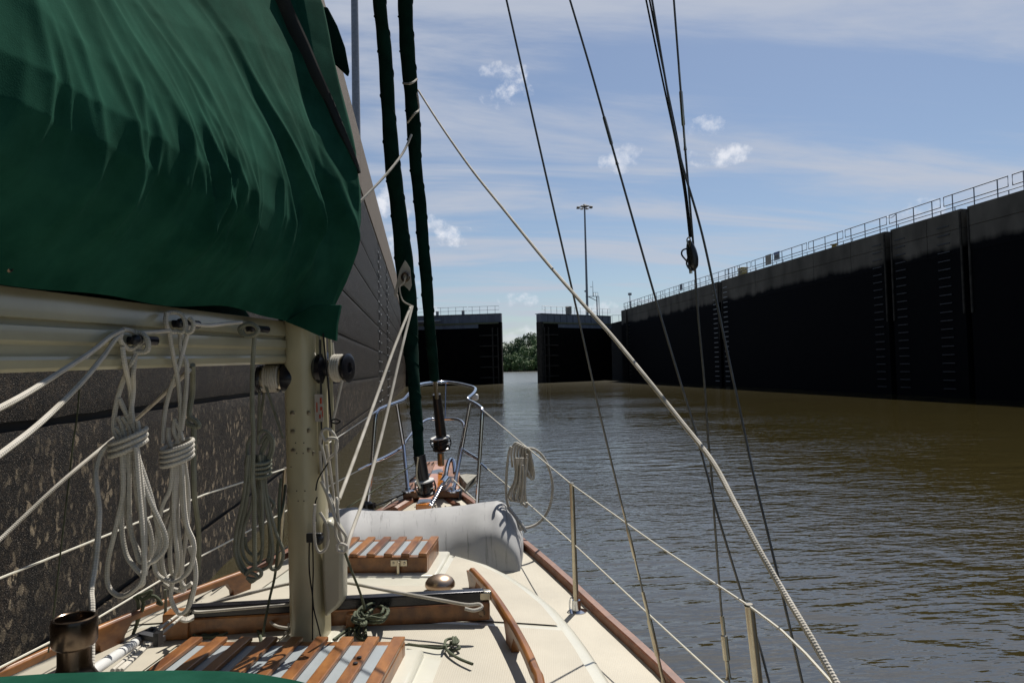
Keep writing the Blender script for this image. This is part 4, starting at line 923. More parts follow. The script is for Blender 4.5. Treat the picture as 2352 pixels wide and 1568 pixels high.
# coil three (port side of the mast)
mb = MB()
for s_ in ([(1990,1310),(1980,1240),(2030,1205),(2090,1270),(2085,1370),(2050,1450)], [(2000,1300),(2040,1240),(2080,1310),(2040,1450)], [(1900,1460),(1895,1320),(1940,1230)], [(1980,1450),(2010,1330),(2050,1260)], [(1970,1440),(2020,1350),(2060,1270)]): mb.rope(rp(s_, d3+.1, R2), rr)
cc = at(*R2(1978,1480), d3+.1)
for k in range(4): mb.tube(ring(cc+UP*(.02-.013*k), .036, .03, -.004, rr), rr, 7, closed=True)
for k, s_ in enumerate([[(330,-180),(300,120),(240,420),(235,580),(280,700),(340,730)],[(345,-180),(330,100),(270,400),(255,560),(300,680),(350,720)],[(360,-180),(370,150),(300,380),(290,560),(340,650),(420,640),(440,500),(440,200),(420,-180)],
       [(440,-180),(450,100),(500,380),(520,560),(500,660),(440,700)],[(460,-180),(470,100),(540,400),(600,560),(570,680),(510,690),(490,600)],[(400,-180),(410,200),(440,480),(430,560),(380,590),(320,540),(310,450)],
       [(430,-180),(480,200),(500,500),(480,640)],[(350,-180),(320,200),(265,470),(260,640),(320,740)],[(400,-120),(430,60),(500,160),(530,200),(510,240)]]): mb.rope([at(*R4(x,y), d3+.06+.01*k) for x, y in s_], rr)
for s_ in ([(310,740),(350,700),(420,700),(430,740),(380,770),(320,760)], [(330,760),(360,790),(400,750),(350,720)]): mb.rope(rp(s_, d3+.05, R4), rr*1.1)
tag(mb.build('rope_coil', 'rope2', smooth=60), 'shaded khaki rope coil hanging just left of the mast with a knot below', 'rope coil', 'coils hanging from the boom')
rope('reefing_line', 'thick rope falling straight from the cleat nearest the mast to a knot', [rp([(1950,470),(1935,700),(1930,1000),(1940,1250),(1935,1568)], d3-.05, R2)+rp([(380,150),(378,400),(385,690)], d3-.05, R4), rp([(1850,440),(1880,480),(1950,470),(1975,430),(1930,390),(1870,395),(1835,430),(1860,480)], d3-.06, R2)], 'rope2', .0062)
rope('reefing_line', 'white line running along the boom between its three cleats', [rp([(1080,455,1.48),(1180,450,1.53),(1290,440,1.6)], 1, R2), rp([(1490,390,1.68),(1600,400,1.77),(1740,385,1.88),(1850,375,1.97)], 1, R2)])
rope('sheet_line', 'upper of two slack lines running from the left boom cleat out of the left edge', [rp([(940,440,1.49),(850,480,1.45),(700,600,1.35),(500,730,1.22),(200,920,1.08),(-60,1060,.98)], 1, R2)])
rope('sheet_line', 'lower of two slack lines running from the left boom cleat out of the left edge', [rp([(930,470,1.5),(880,510,1.46),(780,650,1.38),(600,860,1.25),(300,1150,1.1),(-60,1430,.96)], 1, R2)])
rope('halyard_tail', 'white rope hanging from the largest coil down to the bronze winch', [rp([(880,1280,1.5),(780,1370,1.49),(735,1520,1.47)], 1, R2)+rp([(745,100,1.45),(760,280,1.43),(735,620,1.40),(700,850,1.37),(705,1000,1.34),(700,1480,1.28)], 1, R3)], r=.0056)
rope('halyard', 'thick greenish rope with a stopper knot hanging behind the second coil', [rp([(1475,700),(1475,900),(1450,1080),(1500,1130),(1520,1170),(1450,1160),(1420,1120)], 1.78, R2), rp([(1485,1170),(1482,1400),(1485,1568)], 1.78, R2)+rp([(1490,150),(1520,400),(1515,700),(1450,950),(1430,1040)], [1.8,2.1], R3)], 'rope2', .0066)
rope('mooring_line', 'white braided line slanting down to the left edge behind the coils', [rp([(435,850,2.6),(309,966,2.35),(150,1098,2.1),(0,1238,1.9),(-60,1292,1.8)], 1)], r=.0058)
rope('cord', 'thin brown cord hanging down against the left lock wall', [rp([(610,850),(590,1100),(560,1300),(530,1568)], 2.2, R2)+rp([(460,600),(410,1050),(370,1330)], 2.2, R3)], 'ropeg', .0025)
# lines by the mast
rope('halyard_coil', 'white halyard loops hanging on the right side of the mast', [
    rp([(880,1050),(890,960),(930,930),(980,960),(1010,1030),(1005,1100),(960,1150),(930,1180)], 2.32, R5), rp([(890,960),(920,1020),(960,1000),(1010,1010),(1000,1060)], 2.30, R5),
    rp([(890,1050),(920,1180),(940,1400)], 2.3, R5)+rp([(960,140),(1000,300),(1000,420),(1030,500)], 2.28, R4), rp([(930,1050),(960,1250),(985,1450)], 2.33, R5)+rp([(990,250),(1030,400),(1060,480)], 2.30, R4),
    rp([(1000,1050),(1010,1300),(1020,1500)], 2.31, R5)+rp([(1010,160),(1030,400),(1060,500)], 2.28, R4), rp([(890,20),(960,180),(1010,340),(1080,440),(1075,500)], 2.27, R4),
    rp([(1010,520),(1040,500),(1085,520),(1070,560),(1020,550),(1015,510)], 2.25, R4), rp([(845,200),(835,320),(845,500),(880,565),(930,530),(945,420),(920,330),(880,260)], 2.27, R4), rp([(880,1100),(900,1300),(950,1480),(960,1568)], 2.34, R5)], 'rope', .0050)
rope('halyard', 'white halyard leading up from the right mast winch', [rp([(1050,560),(1010,740),(975,880)], 2.36, R5)], r=.0050)
rope('halyard', 'white halyard running up behind the winch under the sail cover', [rp([(975,270),(980,330),(985,390)], 2.42, R5)], r=.0050)
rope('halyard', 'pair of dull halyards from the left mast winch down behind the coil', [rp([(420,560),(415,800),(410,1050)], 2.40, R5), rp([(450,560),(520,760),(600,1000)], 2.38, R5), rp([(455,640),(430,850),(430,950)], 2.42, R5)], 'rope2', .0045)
rope('cord', 'thin green line from the knot by the mast down to the bundle on deck', [rp([(1070,560,2.28),(1120,700,2.32),(1180,850,2.38),(1215,960,2.42),(1222,1000,2.45)], 1, R4)], 'ropeg', .0042)
rope('cord', 'thin dark line falling left of the mast onto the deck', [rp([(585,0,2.2),(570,150,2.2),(565,400,2.2),(540,720,2.25),(500,900,2.3),(460,1100,2.33),(445,1200,2.36)], 1, R4), rp([(615,50,2.45),(600,200,2.3),(570,330,2.25)], 1, R4)], 'ropeg', .0042)
rope('cord', 'thin black cord with a metal ring hanging right of the mast', [rp([(905,200),(925,400),(945,600),(965,860),(970,920)], 2.30, R5), rp([(960,870),(1000,855),(1035,870),(1010,888),(965,878)], 2.28, R5)], 'ropek', .0028)
rope('cord', 'two thin black cords running down the front of the mast', [rp([(800,480),(800,700),(825,900),(835,1000),(870,1140),(890,1225)], 2.318, R4), rp([(825,480),(830,700),(825,900),(825,1235)], 2.32, R4), rp([(860,1450-1308),(845,200),(850,330)], 2.3, R4), rp([(945,1190),(870,1310),(850,1400)], 2.29, R5)], 'ropek', .0022)
tag(MB().box(at(*R4(840,452),2.315), (.05,.02,.03), BAX).lathe(at(*R4(865,470),2.31), -FW, [(.016,-.02),(.018,0),(.012,.01)], 12).build('cam_cleat', 'black', bevel=.003), 'small black cam cleat low on the right of the mast', 'cleat')
# ropes on deck
zd = 1.392
def dk(pts, fn, z=zd, lift=None): return [onz(*fn(x, y), z+(lift[i] if lift else 0)) for i, (x, y) in enumerate(pts)]
rope('rope_bundle', 'knotted bundle of olive cord on the roof left of the mast', [dk(s_, R3) for s_ in ([(1480,1200),(1600,1130),(1700,1090),(1830,1060),(1890,1080),(1860,1120),(1760,1160),(1600,1200),(1500,1215)], [(1500,1190),(1620,1110),(1720,1100),(1850,1070),(1870,1100),(1780,1130),(1650,1170),(1540,1200)], [(1700,1080),(1740,1120),(1760,1155)],[(1730,1075),(1780,1110),(1790,1145)],[(1680,1090),(1710,1130),(1730,1160)], [(1900,1110),(1960,1150),(1995,1210),(2000,1260)], [(1490,1205),(1600,1215),(1720,1190),(1850,1110)])], 'ropeg', .0048)
b4 = [[(1200,1000),(1150,1060),(1190,1110),(1260,1090),(1350,1100),(1395,1040),(1350,985),(1260,985),(1190,1030)], [(1210,1010),(1290,990),(1370,1020),(1380,1070),(1300,1105),(1220,1090),(1180,1050)], [(1230,1060),(1300,1010),(1350,1010),(1340,1060),(1270,1080),(1200,1110),(1130,1090),(1140,1050)], [(1180,1020),(1190,1080),(1200,1125)], [(1210,1020),(1215,1080),(1220,1125)], [(1225,1030),(1235,1090),(1230,1120)]]
rope('rope_bundle', 'looped bundle of olive line lying on the roof right of the mast', [dk(s_, R4, 1.41, [.03+.012*math.sin(i*2.+j) for i in range(len(s_))]) for j, s_ in enumerate(b4)]+[[q+UP*.012+RT*.006 for q in dk(s_, R4, 1.41, [.036+.012*math.cos(i*1.7+j) for i in range(len(s_))])] for j, s_ in enumerate(b4[:3])]+[dk(s_, R4, 1.395) for s_ in ([(1180,1110),(1100,1150),(985,1235)], [(1190,1120),(1130,1160),(1040,1235)], [(1200,1110),(1150,1170),(1180,1220),(1250,1235)], [(1150,1120),(1110,1160),(1110,1235)], [(1200,1120),(1180,1180),(1220,1225)], [(1235,1110),(1230,1160),(1240,1235)])], 'ropeg', .0048)
rope('rope_end', 'short knotted end of grey-green line on the right of the cabin roof', [dk([(1555,1268),(1680,1285),(1790,1298),(1850,1285),(1900,1255),(1930,1225)], R4), dk([(1840,1290),(1870,1330),(1950,1380),(2050,1420)], R4), dk([(1835,1290),(1845,1240),(1890,1225),(1940,1240),(1920,1265),(1880,1250)], R4, 1.40), dk([(1900,1215),(1905,1270)], R4, 1.41), dk([(1920,1215),(1922,1270)], R4, 1.41), dk([(1940,1280),(1950,1300),(1900,1310),(1880,1300)], R4)], 'ropeg', .0046)
rope('rope_end', 'cream rope loop lying at the left foot of the mast', [dk([(655,970),(580,980),(510,1030),(500,1090),(550,1130),(650,1148)], R4, 1.42), dk([(660,1075),(625,1080),(640,1110),(655,1150),(620,1180)], R4, 1.41)], 'rope', .0052)
rope('mainsheet', 'white sheet stretched across the traveller and passing behind the mast', [rp([(1330,1065,2.40)], 1, R3)+rp([(0,970,2.52),(300,890,2.52),(650,805,2.55),(900,785,2.58),(1100,800,2.56),(1400,858,2.50),(1800,930,2.45),(2000,965,2.42),(2100,962,2.42),(2118,990,2.41),(2060,1010,2.40),(1990,995,2.40)], 1, R4)], 'rope', .0058)
rope('mainsheet', 'lower white sheet running along the left half of the traveller to the mast', [rp([(1480,1020,2.38)], 1, R3)+rp([(0,1020,2.42),(300,995,2.42),(655,965,2.42)], 1, R4)], 'rope', .0048)
rope('rope_turns', 'white rope wound round the left end block of the traveller', [dk([(1370+5*math.sin(k),1050+8*k),(1420,1070+8*k),(1480,1050+8*k)], R3, 1.47) for k in range(4)], 'rope', .005)
# lines from the furled sail clew
rope('staysail_sheet', 'left of two white sheets falling from the green furled sail clew', [rp([(944,703,4.6),(905,800,4.2),(860,925,3.8),(815,1050,3.4),(779,1145,3.1)], 1)], r=.0085)
rope('staysail_sheet', 'right of two white sheets falling from the green furled sail clew', [rp([(947,703,4.6),(920,812,4.3),(880,985,3.9),(840,1130,3.5),(800,1246,3.15),(797,1300,3.1)], 1)], r=.0085)
rope('jib_sheet', 'long white sheet from the far furled sail down across to the lower right corner', [rp([(960,207,4.3),(1010,285,3.9),(1080,385,3.45),(1160,485,3.0),(1245,590,2.6),(1330,688,2.25),(1400,765,2.05),(1480,862,1.85),(1560,962,1.7),(1635,1058,1.55),(1690,1160,1.42),(1745,1265,1.32),(1800,1360,1.25),(1860,1460,1.17),(1925,1575,1.1),(1960,1640,1.05)], 1)], r=.0057)
rope('jib_sheet', 'white sheet from the far furled sail passing behind the near one to the left', [rp([(945,310,4.5),(925,352,4.4),(885,403,4.2),(832,458,4.0),(790,500,3.9)], 1)], r=.0075)
# ------------------------------------------------------------ furled sails
def furl(pts, mt, wob, lab, extra=None, name='furled_sail'):
    P = []; rd = []
    for x, y, d, w_ in pts: P.append(at(x, y, d)); rd.append(w_/2/F*d)
    n0 = len(P); C_ = cr(P, 14); rr_ = []
    for i in range(len(C_)):
        f = i/14; k = min(n0-1, int(f)); k2 = min(n0-1, k+1); b_ = rd[k]+(rd[k2]-rd[k])*(f-k)
        rr_.append(b_*(1+wob*.035*math.sin(i*.55)+wob*.04*math.sin(i*.23+1)))
    r_ = thing(name, lab, 'furled sail', tuple(P[-1]))
    mb = MB(); mb.tube(C_, rr_, 18)
    # spiral of the cloth edge
    body_ = mb.build('sail_roll', mt, r_, smooth=60)
    sp = []
    for i in range(0, len(C_)*3):
        f = i/3; k = min(len(C_)-2, int(f)); p = C_[k].lerp(C_[k+1], f-k); a = i*.19
        sp.append(p+(RT*math.cos(a)+FW*math.sin(a))*rr_[k]*1.01)
    MB().tube(sp, .0045, 5).build('cloth_edge', mt, r_, smooth=60)
    return r_, C_, rr_
r1, c1_, _ = furl([(866,-60,4.15,31),(873,20,4.2,31),(884,120,4.3,31),(892,250,4.4,33),(902,380,4.5,35),(915,480,4.6,37),(928,600,4.7,40),(938,700,4.8,42),(943,790,4.83,34),(950,870,4.72,28),(957,960,4.66,26),(963,1050,4.6,24)], 'canvas2', .9, 'nearer green-covered furled sail with a pale clew patch', None)
# clew patch
cp = [(930,597),(942,615),(946,655),(941,668),(928,655),(915,660),(908,690),(905,675),(912,645),(918,620)]
M['clew'] = mat('grey_clew_cloth', (.42,.40,.34), .85, var=.2, scale=20)
cpo = MB().prism([at(x, y, 4.60) for x, y in cp], ray(928,640).normalized()*.01).build('clew_patch', 'clew', r1, bevel=.002)
MB().tube([at(931+8*math.cos(a), 636+9*math.sin(a), 4.585) for a in [k*math.pi/8 for k in range(16)]], .008, 6, closed=True).build('grommet', 'bronze', cpo)
MB().rope([at(x,y,4.57) for x,y in [(931,636),(928,648),(920,655),(918,665),(925,690),(944,702)]], .005).build('knot', 'rope', cpo)
def drum(c_, r0, hh, tag_par, axis):
    lathe_obj('drum_top', c_, axis, [(r0,0),(r0,.008),(r0*.3,.012)], 'white', tag_par)
    lathe_obj('furling_drum', c_-axis*hh, axis, [(r0*.5,-.01),(r0*.9,0),(r0*.95,.012),(r0*.8,.02),(r0*.8,hh-.02),(r0*.98,hh-.006)], 'black', tag_par)
    mb = MB(); u_ = axis.orthogonal().normalized(); v2 = axis.cross(u_)
    for k in range(4):
        a = k*math.pi/2+.5; e_ = u_*math.cos(a)+v2*math.sin(a); mb.rope([c_+e_*r0, c_+e_*r0*1.08-axis*hh*.5, c_+e_*r0*.7-axis*(hh*1.02)], .005)
    mb.tube([c_-axis*hh*.45+(u_*math.cos(a)+v2*math.sin(a))*r0*1.06 for a in [k*math.pi/10 for k in range(20)]], .004, 5, closed=True); mb.build('drum_cage', 'black', tag_par)
MB().tube([at(963,1045,4.6), at(974,1102,4.6)], [.040,.034], 14).build('foil_tube', 'black', r1)
ax1 = (UP-RT*.12-FW*.12).normalized()
drum(at(975,1105,4.6), .062, .09, r1, ax1)
MB().rope([at(x,y,4.52) for x,y in [(960,1050),(957,1075),(958,1100),(966,1120)]], .008).build('tack_shackle', 'steel_dull', r1)
r2, c2_, _ = furl([(930,-60,4.7,34),(931,20,4.8,35),(936,120,4.9,34),(944,210,5.0,33),(950,290,5.1,32),(955,380,5.2,29),(965,470,5.3,28),(972,560,5.4,28),(980,650,5.5,27),(986,740,5.65,26),(993,810,5.75,23),(998,872,5.85,22)], 'canvas2', .8, 'farther dark furled sail lashed with a white line, ending at the bow drum')
MB().tube([at(998,868,5.85), at(1003,920,5.9)], .012, 8).tube([at(1003,905,5.9), at(1014,1005,6.0)], [.035,.045], 14).build('foil_tube', 'black', r2)
MB().tube([at(999,872,5.83), at(1004,915,5.88)], .018, 8).build('swivel', 'steel_dull', r2)
ax2 = (UP-RT*.1-FW*.15).normalized()
drum(at(1011,1006,6.0), .080, .10, r2, ax2)
MB().tube([at(1012,1040,6.0), at(1013,1068,6.02)], .028, 10).build('toggle', 'steel_dull', r2)
rope('sail_lashing', 'white line spiralled around the farther furled sail', [rp([(926,192,4.93),(944,192,4.85),(958,182,4.93)], 1), rp([(958,215,4.97),(962,250,4.97),(952,262,4.9),(936,282,5.0)], 1)], 'rope', .007)
# ------------------------------------------------------------ shrouds
def py_(p): q = ROT.transposed() @ (p-CAMP); return CY-F*q.y/-q.z
def wire(lab, pts, dd, r_=.0038, tb=None, grp='standing rigging wires'):
    n = len(pts); P = [at(x, y, dd[0]+(dd[1]-dd[0])*i/(n-1)) for i, (x, y) in enumerate(pts)]
    o = MB(); o.tube(cr(P, 12), r_, 8)
    ob = thing('shroud', lab, 'shroud', tuple(P[-1]), grp); o.build('wire', 'wire', ob)
    if tb:
        for (x0, y0, x1, y1, rb) in tb:
            CC = cr(P, 12); a = min(CC, key=lambda p: abs(py_(p)-y0)); b_ = min(CC, key=lambda p: abs(py_(p)-y1)); v2 = (b_-a)
            MB().tube([a, a+v2*.08, a+v2*.3, a+v2*.32, a+v2*.7, a+v2*.72, a+v2*.95, b_], [rb*.7, rb*.75, rb*.7, rb*1.15, rb*1.15, rb*.7, rb*.75, rb*1.1], 10).build('turnbuckle', 'steel_dull', ob)
    return ob
wire('thin wire shroud nearest the bow with a chain-like turnbuckle at the deck edge', [(1161,-10),(1248,376),(1318,682),(1376,941),(1421,1129),(1436,1190),(1479,1369),(1495,1433),(1526,1572)], (2.55,2.62), .0038, [(1446,1160,1480,1330,.0055),(1480,1360,1526,1566,.0085)])
wire('wire shroud crossing the pale jib sheet and meeting the second stanchion', [(1306,-10),(1358,165),(1411,354),(1512,707),(1596,988),(1627,1098),(1651,1190),(1711,1386),(1743,1478),(1770,1580)], (2.2,1.75), .0034, [(1372,225,1420,385,.0045)])
wire('wire shroud ending in a thick turnbuckle left of the second stanchion', [(1547,-10),(1559,150),(1574,345),(1592,556),(1604,728),(1617,870),(1625,988),(1635,1098),(1643,1218),(1659,1426),(1667,1486),(1678,1600)], (2.15,2.0), .0034, [(1557,150,1573,340,.0048),(1657,1415,1669,1560,.0085)])
wire('rightmost wire shroud running down to the lower right', [(1496,-10),(1526,170),(1560,350),(1613,539),(1663,774),(1709,988),(1733,1098),(1767,1238),(1799,1374),(1847,1585)], (2.0,1.55), .0032)
rope('flag_halyard', 'thin dark halyard led to the small black pulley block', [rp([(1482,-10),(1520,175),(1552,325),(1572,440),(1584,545)], (2.1,2.1)), rp([(1490,-10),(1526,172),(1558,330),(1577,450),(1587,545)], (2.1,2.1))], 'ropek', .0028)
bk = thing('pulley_block', 'small black pulley block with rings hanging on the rigging against the sky', 'pulley block', tuple(at(1590,615,2.1)))
MB().tube(cr([at(1582,552,2.1), at(1587,572,2.1), at(1591,592,2.1), at(1592,612,2.1), at(1590,622,2.1)],4), [.004,.007,.010,.0125,.014,.015,.0155,.0158,.016,.016,.0155,.015,.014,.011,.009,.007,.004], 12, ry=None).build('shell', 'black', bk)
MB().rope([at(x,y,2.09) for x,y in [(1580,570),(1568,575),(1566,585),(1575,597),(1580,602)]], .0025).rope([at(x,y,2.09) for x,y in [(1580,592),(1577,605),(1583,617),(1592,620)]], .0025).build('ring', 'blackm', bk)
MB().rope([at(x,y,2.09) for x,y in [(1580,562),(1578,550),(1583,545),(1586,555),(1583,568)]], .002).build('shackle', 'steel_dull', bk)
MB().tube([at(1585,612,2.1), at(1587,628,2.1)], .005, 6).build('tail', 'steel_dull', bk)
# ------------------------------------------------------------ pulpit & lifelines
pp = lambda pts: [at(*R6(x, y), d) for x, y, d in pts]
top_rail = pp([(340,1340,4.85),(375,1000,4.88),(405,620,4.9),(425,535,4.93),(470,505,5.0),(590,460,5.25),(640,440,5.35),(665,415,5.42),(715,360,5.6),(750,325,5.8),(800,305,6.0),(900,291,6.3),(1000,288,6.4),(1100,298,6.35),(1200,320,6.15),(1245,335,6.0),(1258,352,5.85),(1240,385,5.65),(1195,425,5.45),(1200,442,5.4),(1240,462,5.2),(1290,495,5.0),(1312,525,4.92),(1312,600,4.9),(1295,900,4.88),(1278,1180,4.86),(1270,1330,4.85)])
pul = MB().tube(cr(top_rail, 8), .0135, 12).build('pulpit', 'steel', boat, smooth=80)
for p_ in ([(395,965,4.9),(480,930,5.05),(590,870,5.25),(630,840,5.35),(660,800,5.45),(740,690,5.8),(800,635,6.0),(840,610,6.1),(900,600,6.2),(1060,598,6.2),(1120,610,6.1),(1150,635,6.0),(1163,680,5.9),(1150,760,5.7),(1120,900,5.6),(1085,1190,5.3)], [(1143,850,5.4),(1160,868,5.3),(1220,905,5.1),(1292,948,4.9)]):
    MB().tube(cr(pp(p_), 8), .0125, 12).build('mid_rail', 'steel', pul, smooth=80)
MB().tube(pp([(588,470,5.25),(645,820,5.3),(683,1200,5.05)]), .0135, 12).build('leg', 'steel', pul); MB().tube(pp([(1213,460,5.35),(1142,850,5.35),(1068,1205,5.05)]), .0135, 12).build('leg', 'steel', pul)
MB().tube(pp([(1005,292,6.38),(998,600,6.2)]), .005, 8).build('brace', 'steel', pul)
for (x, y) in ((684,1205),(1068,1205)): MB().lathe(at(*R6(x,y),5.03), (0,0,1), [(.045,-.012),(.045,-.004),(.022,.004),(.018,.02)], 18).build('foot', 'steel', pul)
MB().box(at(*R6(1255,415),5.85), (.05,.06,.05), BAX).build('bow_light', 'white', pul, bevel=.012)
# clump at the port pulpit foot
MB().lathe(at(*R6(335,1350),4.85), (0,0,1), [(.05,-.03),(.045,.02),(.02,.04)], 14).tube([at(*R6(340,1345),4.83), at(*R6(400,1335),4.8)], .02, 8).build('fairlead', 'black', boat)
def stanchion(x0, y0, x1, y1, d, r_):
    a, b_ = at(x0, y0, d), at(x1, y1, d)
    o = MB().tube([b_, a], [r_, r_*.92], 14).lathe(a, (a-b_).normalized(), [(r_*.95,-.002),(r_,.0),(r_*.7,.004)], 14).build('stanchion', 'steel_dull', boat)
    MB().lathe(b_, UP, [(.05,-.005),(.05,.002),(.022,.006),(.019,.05)], 20).tube(cr([b_-RT*.03+UP*.0, b_-RT*.03+UP*.045, b_-RT*.022+UP*.06, b_-RT*.012+UP*.055], 4), .004, 6).build('base', 'steel', o)
stanchion(1313,1110,1324,1402,3.32,.0125)
stanchion(1721,1390,1758,1720,1.78,.0125)
stanchion(655,1074,640,1330,3.75,.012)
for (P_, nm) in (([(1105,938,4.9),(1190,1010,4.4),(1313,1112,3.32),(1515,1255,2.55),(1722,1392,1.78),(1765,1424,1.62),(1795,1447,1.55),(1850,1500,1.42),(1915,1572,1.3),(1960,1620,1.2)], 0), ([(1103,1062,4.9),(1190,1135,4.35),(1319,1250,3.32),(1476,1397,2.7),(1662,1568,2.1),(1700,1603,2.0)], 0)):
    MB().tube([at(*q) for q in P_], .0032, 7).build('lifeline', 'lifeline', boat)
MB().tube([at(868,942,4.9), at(773,1006,4.3), at(655,1076,3.75), at(470,1135,3.0), at(261,1222,2.45), at(0,1327,2.0), at(-60,1352,1.9)], .0035, 7).build('lifeline', 'lifeline', boat)
MB().tube([at(857,1062,4.9), at(763,1112,4.35), at(648,1178,3.75), at(459,1278,3.0), at(228,1416,2.4), at(0,1532,2.0), at(-60,1562,1.9)], .0035, 7).build('lifeline', 'lifeline', boat)
MB().tube([at(857,1062,4.9), at(822,1080,4.7)], .008, 8).tube([at(1105,940,4.89), at(1122,956,4.8)], .007, 8).tube([at(1104,1063,4.88), at(1120,1078,4.78)], .007, 8).tube([at(868,942,4.89), at(850,954,4.8)], .007, 8).build('lifeline_fitting', 'steel', boat)
for (x0,y0,x1,y1,dm,mt_n,lab) in ((952,1064,796,1166,5.1,'ropeg','thin furling line running aft from the bow over the water'),(1040,1100,1092,1148,5.0,'ropeg','thin white stay wire beside the anchor')):
    rope('furling_line', lab, [[at(x0,y0,dm), at((x0+x1)/2,(y0+y1)/2+1,dm-.3), at(x1,y1,dm-.6)]], mt_n if 'furling' in lab else 'lifeline', .004)
rope('furling_line', 'black furling line from the near drum to the rail on the left', [[at(*R6(760,1185),5.1), at(*R6(640,1240),5.0), at(*R6(480,1310),4.9), at(*R6(400,1335),4.8)]], 'ropek', .006)
rope('furling_line', 'short white line from the bow platform down behind the grey cover', [[at(*R6(620,1250),5.1), at(*R6(520,1320),4.9), at(*R6(440,1385),4.8)]], 'rope', .004)
# ------------------------------------------------------------ bowsprit
zs = 1.43
spo = lambda x, y, z=zs: onz(*R6(x, y), z)
# platform outline, near edge to far edge
near_l, near_r, far_l, far_r = spo(640,1222), spo(1118,1210), spo(832,965), spo(1005,945)
cn = (near_l+near_r)/2; fdir = FW
plat = [cn-RT*.235, cn+RT*.235, cn+RT*.20+FW*.28, cn+RT*.11+FW*.62, cn+RT*.085+FW*1.05, cn-RT*.085+FW*1.05, cn-RT*.11+FW*.62, cn-RT*.20+FW*.28]
plat = [near_l, near_r, spo(1128,1065), spo(1085,960), far_r, far_l, spo(760,1055), spo(690,1140)]
bs = MB().prism([p-UP*.05 for p in plat], .05).build('bowsprit', 'teak', boat, bevel=.008)
for (x, y, x2, y2) in ((700,1130,760,1085),(850,990,870,975),(885,990,905,975),(700,1185,725,1160),(1095,1120,1100,1080),(1090,1180,1095,1150),(735,1100,750,1085)):
    a, b_ = spo(x, y, zs+.003), spo(x2, y2, zs+.003); MB().tube([a, b_], .013, 8, ry=.002).build('slot', 'black', bs)
op = [spo(x_, y_, zs+.012) for x_, y_ in ((748,1342),(880,1342),(982,1090),(995,990),(908,995),(872,1080))]
MB().prism([p-UP*.025 for p in op], .035).build('centre_plank', 'orange_wood', bs, bevel=.006)
MB().tube([at(*R6(780,1265),5.2), at(*R6(690,1310),5.0), at(*R6(570,1385),4.8)], .03, 8).tube([at(*R6(985,1295),5.1), at(*R6(1100,1345),4.9)], .03, 8).build('knee', 'teak_cap', bs)
MB().box(at(*R6(1122,1275),5.1), (.035,.10,.13), BAX).build('roller_cheek', 'black', bs, bevel=.01)
MB().box(at(*R6(960,1350),4.9), (.36,.05,.015), BAX).box(at(*R6(815,1335),4.95), (.07,.05,.05), BAX).build('deck_plate', 'steel_dull', bs, bevel=.004)
arc = cr(pp([(1000,1110,5.3),(1012,1030,5.5),(1030,965,5.7),(1050,945,5.8),(1068,960,5.8),(1078,1010,5.75),(1082,1060,5.7)]), 6)
anc = thing('anchor', 'plough anchor stowed over the right side of the bow platform', 'anchor', tuple(at(*R6(1150,1100),5.3)))
MB().tube(arc, .017, 8).build('shank', 'steel', anc)
fk = [at(*R6(x,y),d) for x,y,d in ((1120,1075,5.5),(1180,1065,5.5),(1272,1075,5.45),(1265,1115,5.4),(1190,1190,5.35),(1140,1250,5.3),(1118,1230,5.35),(1110,1130,5.45))]
MB().prism(fk, -UP*.02+FW*.02).add([fk[0], fk[2], fk[5], at(*R6(1185,1150),5.2)], [[0,1,3],[1,2,3],[2,0,3]]).build('fluke', mat('muddy_galvanised', (.20,.19,.15), .6, col2=(.36,.34,.28), scale=16), anc, smooth=0)
# chain
mb = MB(); a, b_ = spo(985,1150,zs+.03), spo(880,1345,zs+.03); n_ = 24
for k in range(n_):
    c_ = a.lerp(b_, k/(n_-1))+UP*.012; dv = (b_-a).normalized(); sd = dv.cross(UP).normalized() if k % 2 else dv.cross(UP).normalized().cross(dv)
    mb.tube([c_+dv*.019*math.cos(t_)+sd*.012*math.sin(t_) for t_ in [j*math.pi/5 for j in range(10)]], .005, 6, closed=True)
tag(mb.build('anchor_chain', 'steel'), 'bright galvanised anchor chain running down the orange bowsprit plank', 'chain')
MB().tube([spo(970,1155,zs+.05), spo(1003,1110,zs+.06)], .03, 12).build('swivel', 'steel', anc)
# ------------------------------------------------------------ covered dinghy on foredeck
rowsN = 70; colN = 60
def shp(x, y, d): return at(x, y, d)
